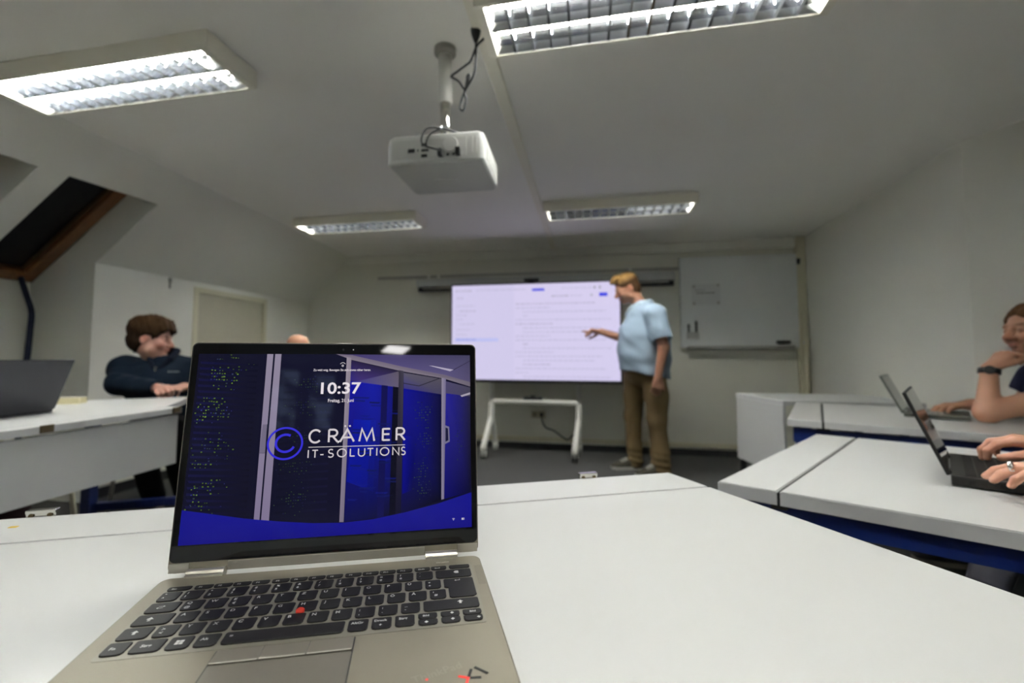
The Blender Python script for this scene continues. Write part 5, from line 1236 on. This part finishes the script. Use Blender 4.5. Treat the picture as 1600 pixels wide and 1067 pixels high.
# person typing on the black laptop, only the hands in view
U = np.array([.84, -.54, 0]); Vv = np.array([.54, .84, 0]); B0 = np.array([.634*SR, .982*SR, 0])
def kb(a, b, z): return B0+U*a+Vv*b+np.array([0, 0, z])
wA, wB = (1.055, 1.262, .792), (.905, 1.000, .790)
def ring_extra(t, Hd, el):
    M = Matrix.Translation((.862, 1.068, .797))
    x, y, z = frame_of(Vector((-.76, .64, -.25))); bm = BM(); n = 18
    rs = [[bm.verts.new(Vector((.796, 1.072, .7815))+z*o+(x*math.cos(2*math.pi*k/n)+y*math.sin(2*math.pi*k/n))*r) for k in range(n)] for r, o in ((.0100, -.004), (.0112, -.003), (.0112, .003), (.0100, .004))]
    for a, b in zip(rs, rs[1:]+rs[:1]):
        for k in range(n): bm.faces.new((a[k], a[(k+1) % n], b[(k+1) % n], b[k]))
    obj('finger_ring', bm, CHROME, t, True)
TP = seated('person in grey at the near right table typing on the black laptop', kb(.75, .16, .50), kb(.71, .16, .80), kb(.67, .16, .985), Head(kb(.64, .16, 1.135), head_axes(147, 18), 1.0),
       (kb(.69, .35, .92), kb(.69, -.03, .92)), (wA, wB), ((.5, .3, -1), (.5, -.6, -1)),
       (kb(.36, .25, .50), kb(.36, .05, .50)), (kb(.42, .25, .10), kb(.42, .05, .10)), (kb(.24, .25, .001), kb(.24, .05, .001)),
       (.06, .06, .065), (.07, .07, .08), (.60, .30, .20),
       (dict(d=(-.84, .54, .05), nrm=(-.1, .1, 1), thumb=-1, curl=(34, 36, 36, 36), base=(18, 20, 22, 26), sc=.98, spread=5, tsp=26), dict(d=(-.76, .64, -.10), nrm=(-.1, .1, 1), thumb=1, curl=(16, 16, 18, 22), base=(8, 6, 8, 12), sc=1.0, spread=8, tsp=30)),
       hair_fn((.06, .03, .015), (.12, .06, .03), 0, True, 1.0, 6), vox=.0034, seed=6, cvox=.009, extra=ring_extra)
chair('navy shell chair under the typing person', *(kb(.77, .16, 0)[:2]), 147)
# person behind the dark laptop at the left edge
Hd4 = Head((-2.60, 1.12, 1.11), head_axes(10, 12), 1.0)
seated('person in olive jumper behind the dark laptop at the left table', (-2.74, 1.13, .50), (-2.70, 1.13, .78), (-2.64, 1.12, .965), Hd4,
       ((-2.68, 1.33, .885), (-2.68, .93, .885)), ((-2.42, 1.26, .81), (-2.42, 1.02, .81)), ((-.5, .4, -1), (-.5, -.4, -1)),
       ((-2.30, 1.42, .50), (-2.30, 1.0, .50)), ((-2.34, 1.50, .08), (-2.28, 1.0, .08)), ((-2.16, 1.52, .001), (-2.1, 1.0, .001)),
       (.060, .062, .012), (.060, .034, .032), (.52, .27, .19), (dict(d=(1, -.1, 0), nrm=(.1, 0, 1), thumb=1), dict(d=(1, .1, 0), nrm=(.1, 0, 1), thumb=-1)),
       hair_fn((.03, .02, .01), (.06, .04, .02), 0, True, 1.0, 8), vox=.007, cvox=.009, seed=8)
chair('cream-legged navy chair behind the dark laptop', -2.76, 1.13, 0, legm=CREAM)
chair('empty navy chair with cream legs between olive jumper and navy fleece', -2.83, 1.71, 4, legm=CREAM)
# unseen white tables added behind the photographer to bounce light onto the ceiling
def bounce_table(label, x, y, w, d, rot):
    t = thing('training_table', label, 'table', (x, y, 0), R(rot), 'white tables set in a ring')
    bm = BM(); plate(bm, [(-w/2, -d/2), (w/2, -d/2), (w/2, d/2), (-w/2, d/2)], TZ-TT, TZ); two_mat_top(bm); obj('tabletop', bm, [TOP, EDGE], t)
    for sx in (-1, 1):
        bm = BM(); box(bm, sx*(w/2-.06)-.022, -d/2+.05, .004, sx*(w/2-.06)+.022, d/2-.05, .036, .004); obj('foot_bar', bm, BLUE, t)
        for sy in (-1, 1):
            bm = BM(); box(bm, sx*(w/2-.06)-.02, sy*(d/2-.1)-.02, .0365, sx*(w/2-.06)+.02, sy*(d/2-.1)+.02, TZ-TT-.001, .004); obj('leg', bm, BLUE, t)
bounce_table('white table added for bounce light behind the photographer, window slope side', -1.6, -1.9, 1.6, .8, 0)
bounce_table('white table added for bounce light behind the photographer, away from the slope', .6, -1.9, 1.6, .8, 0)
bounce_table('white table added for bounce light by the rear wall under the windows', .3, -3.3, 1.6, .8, 0)
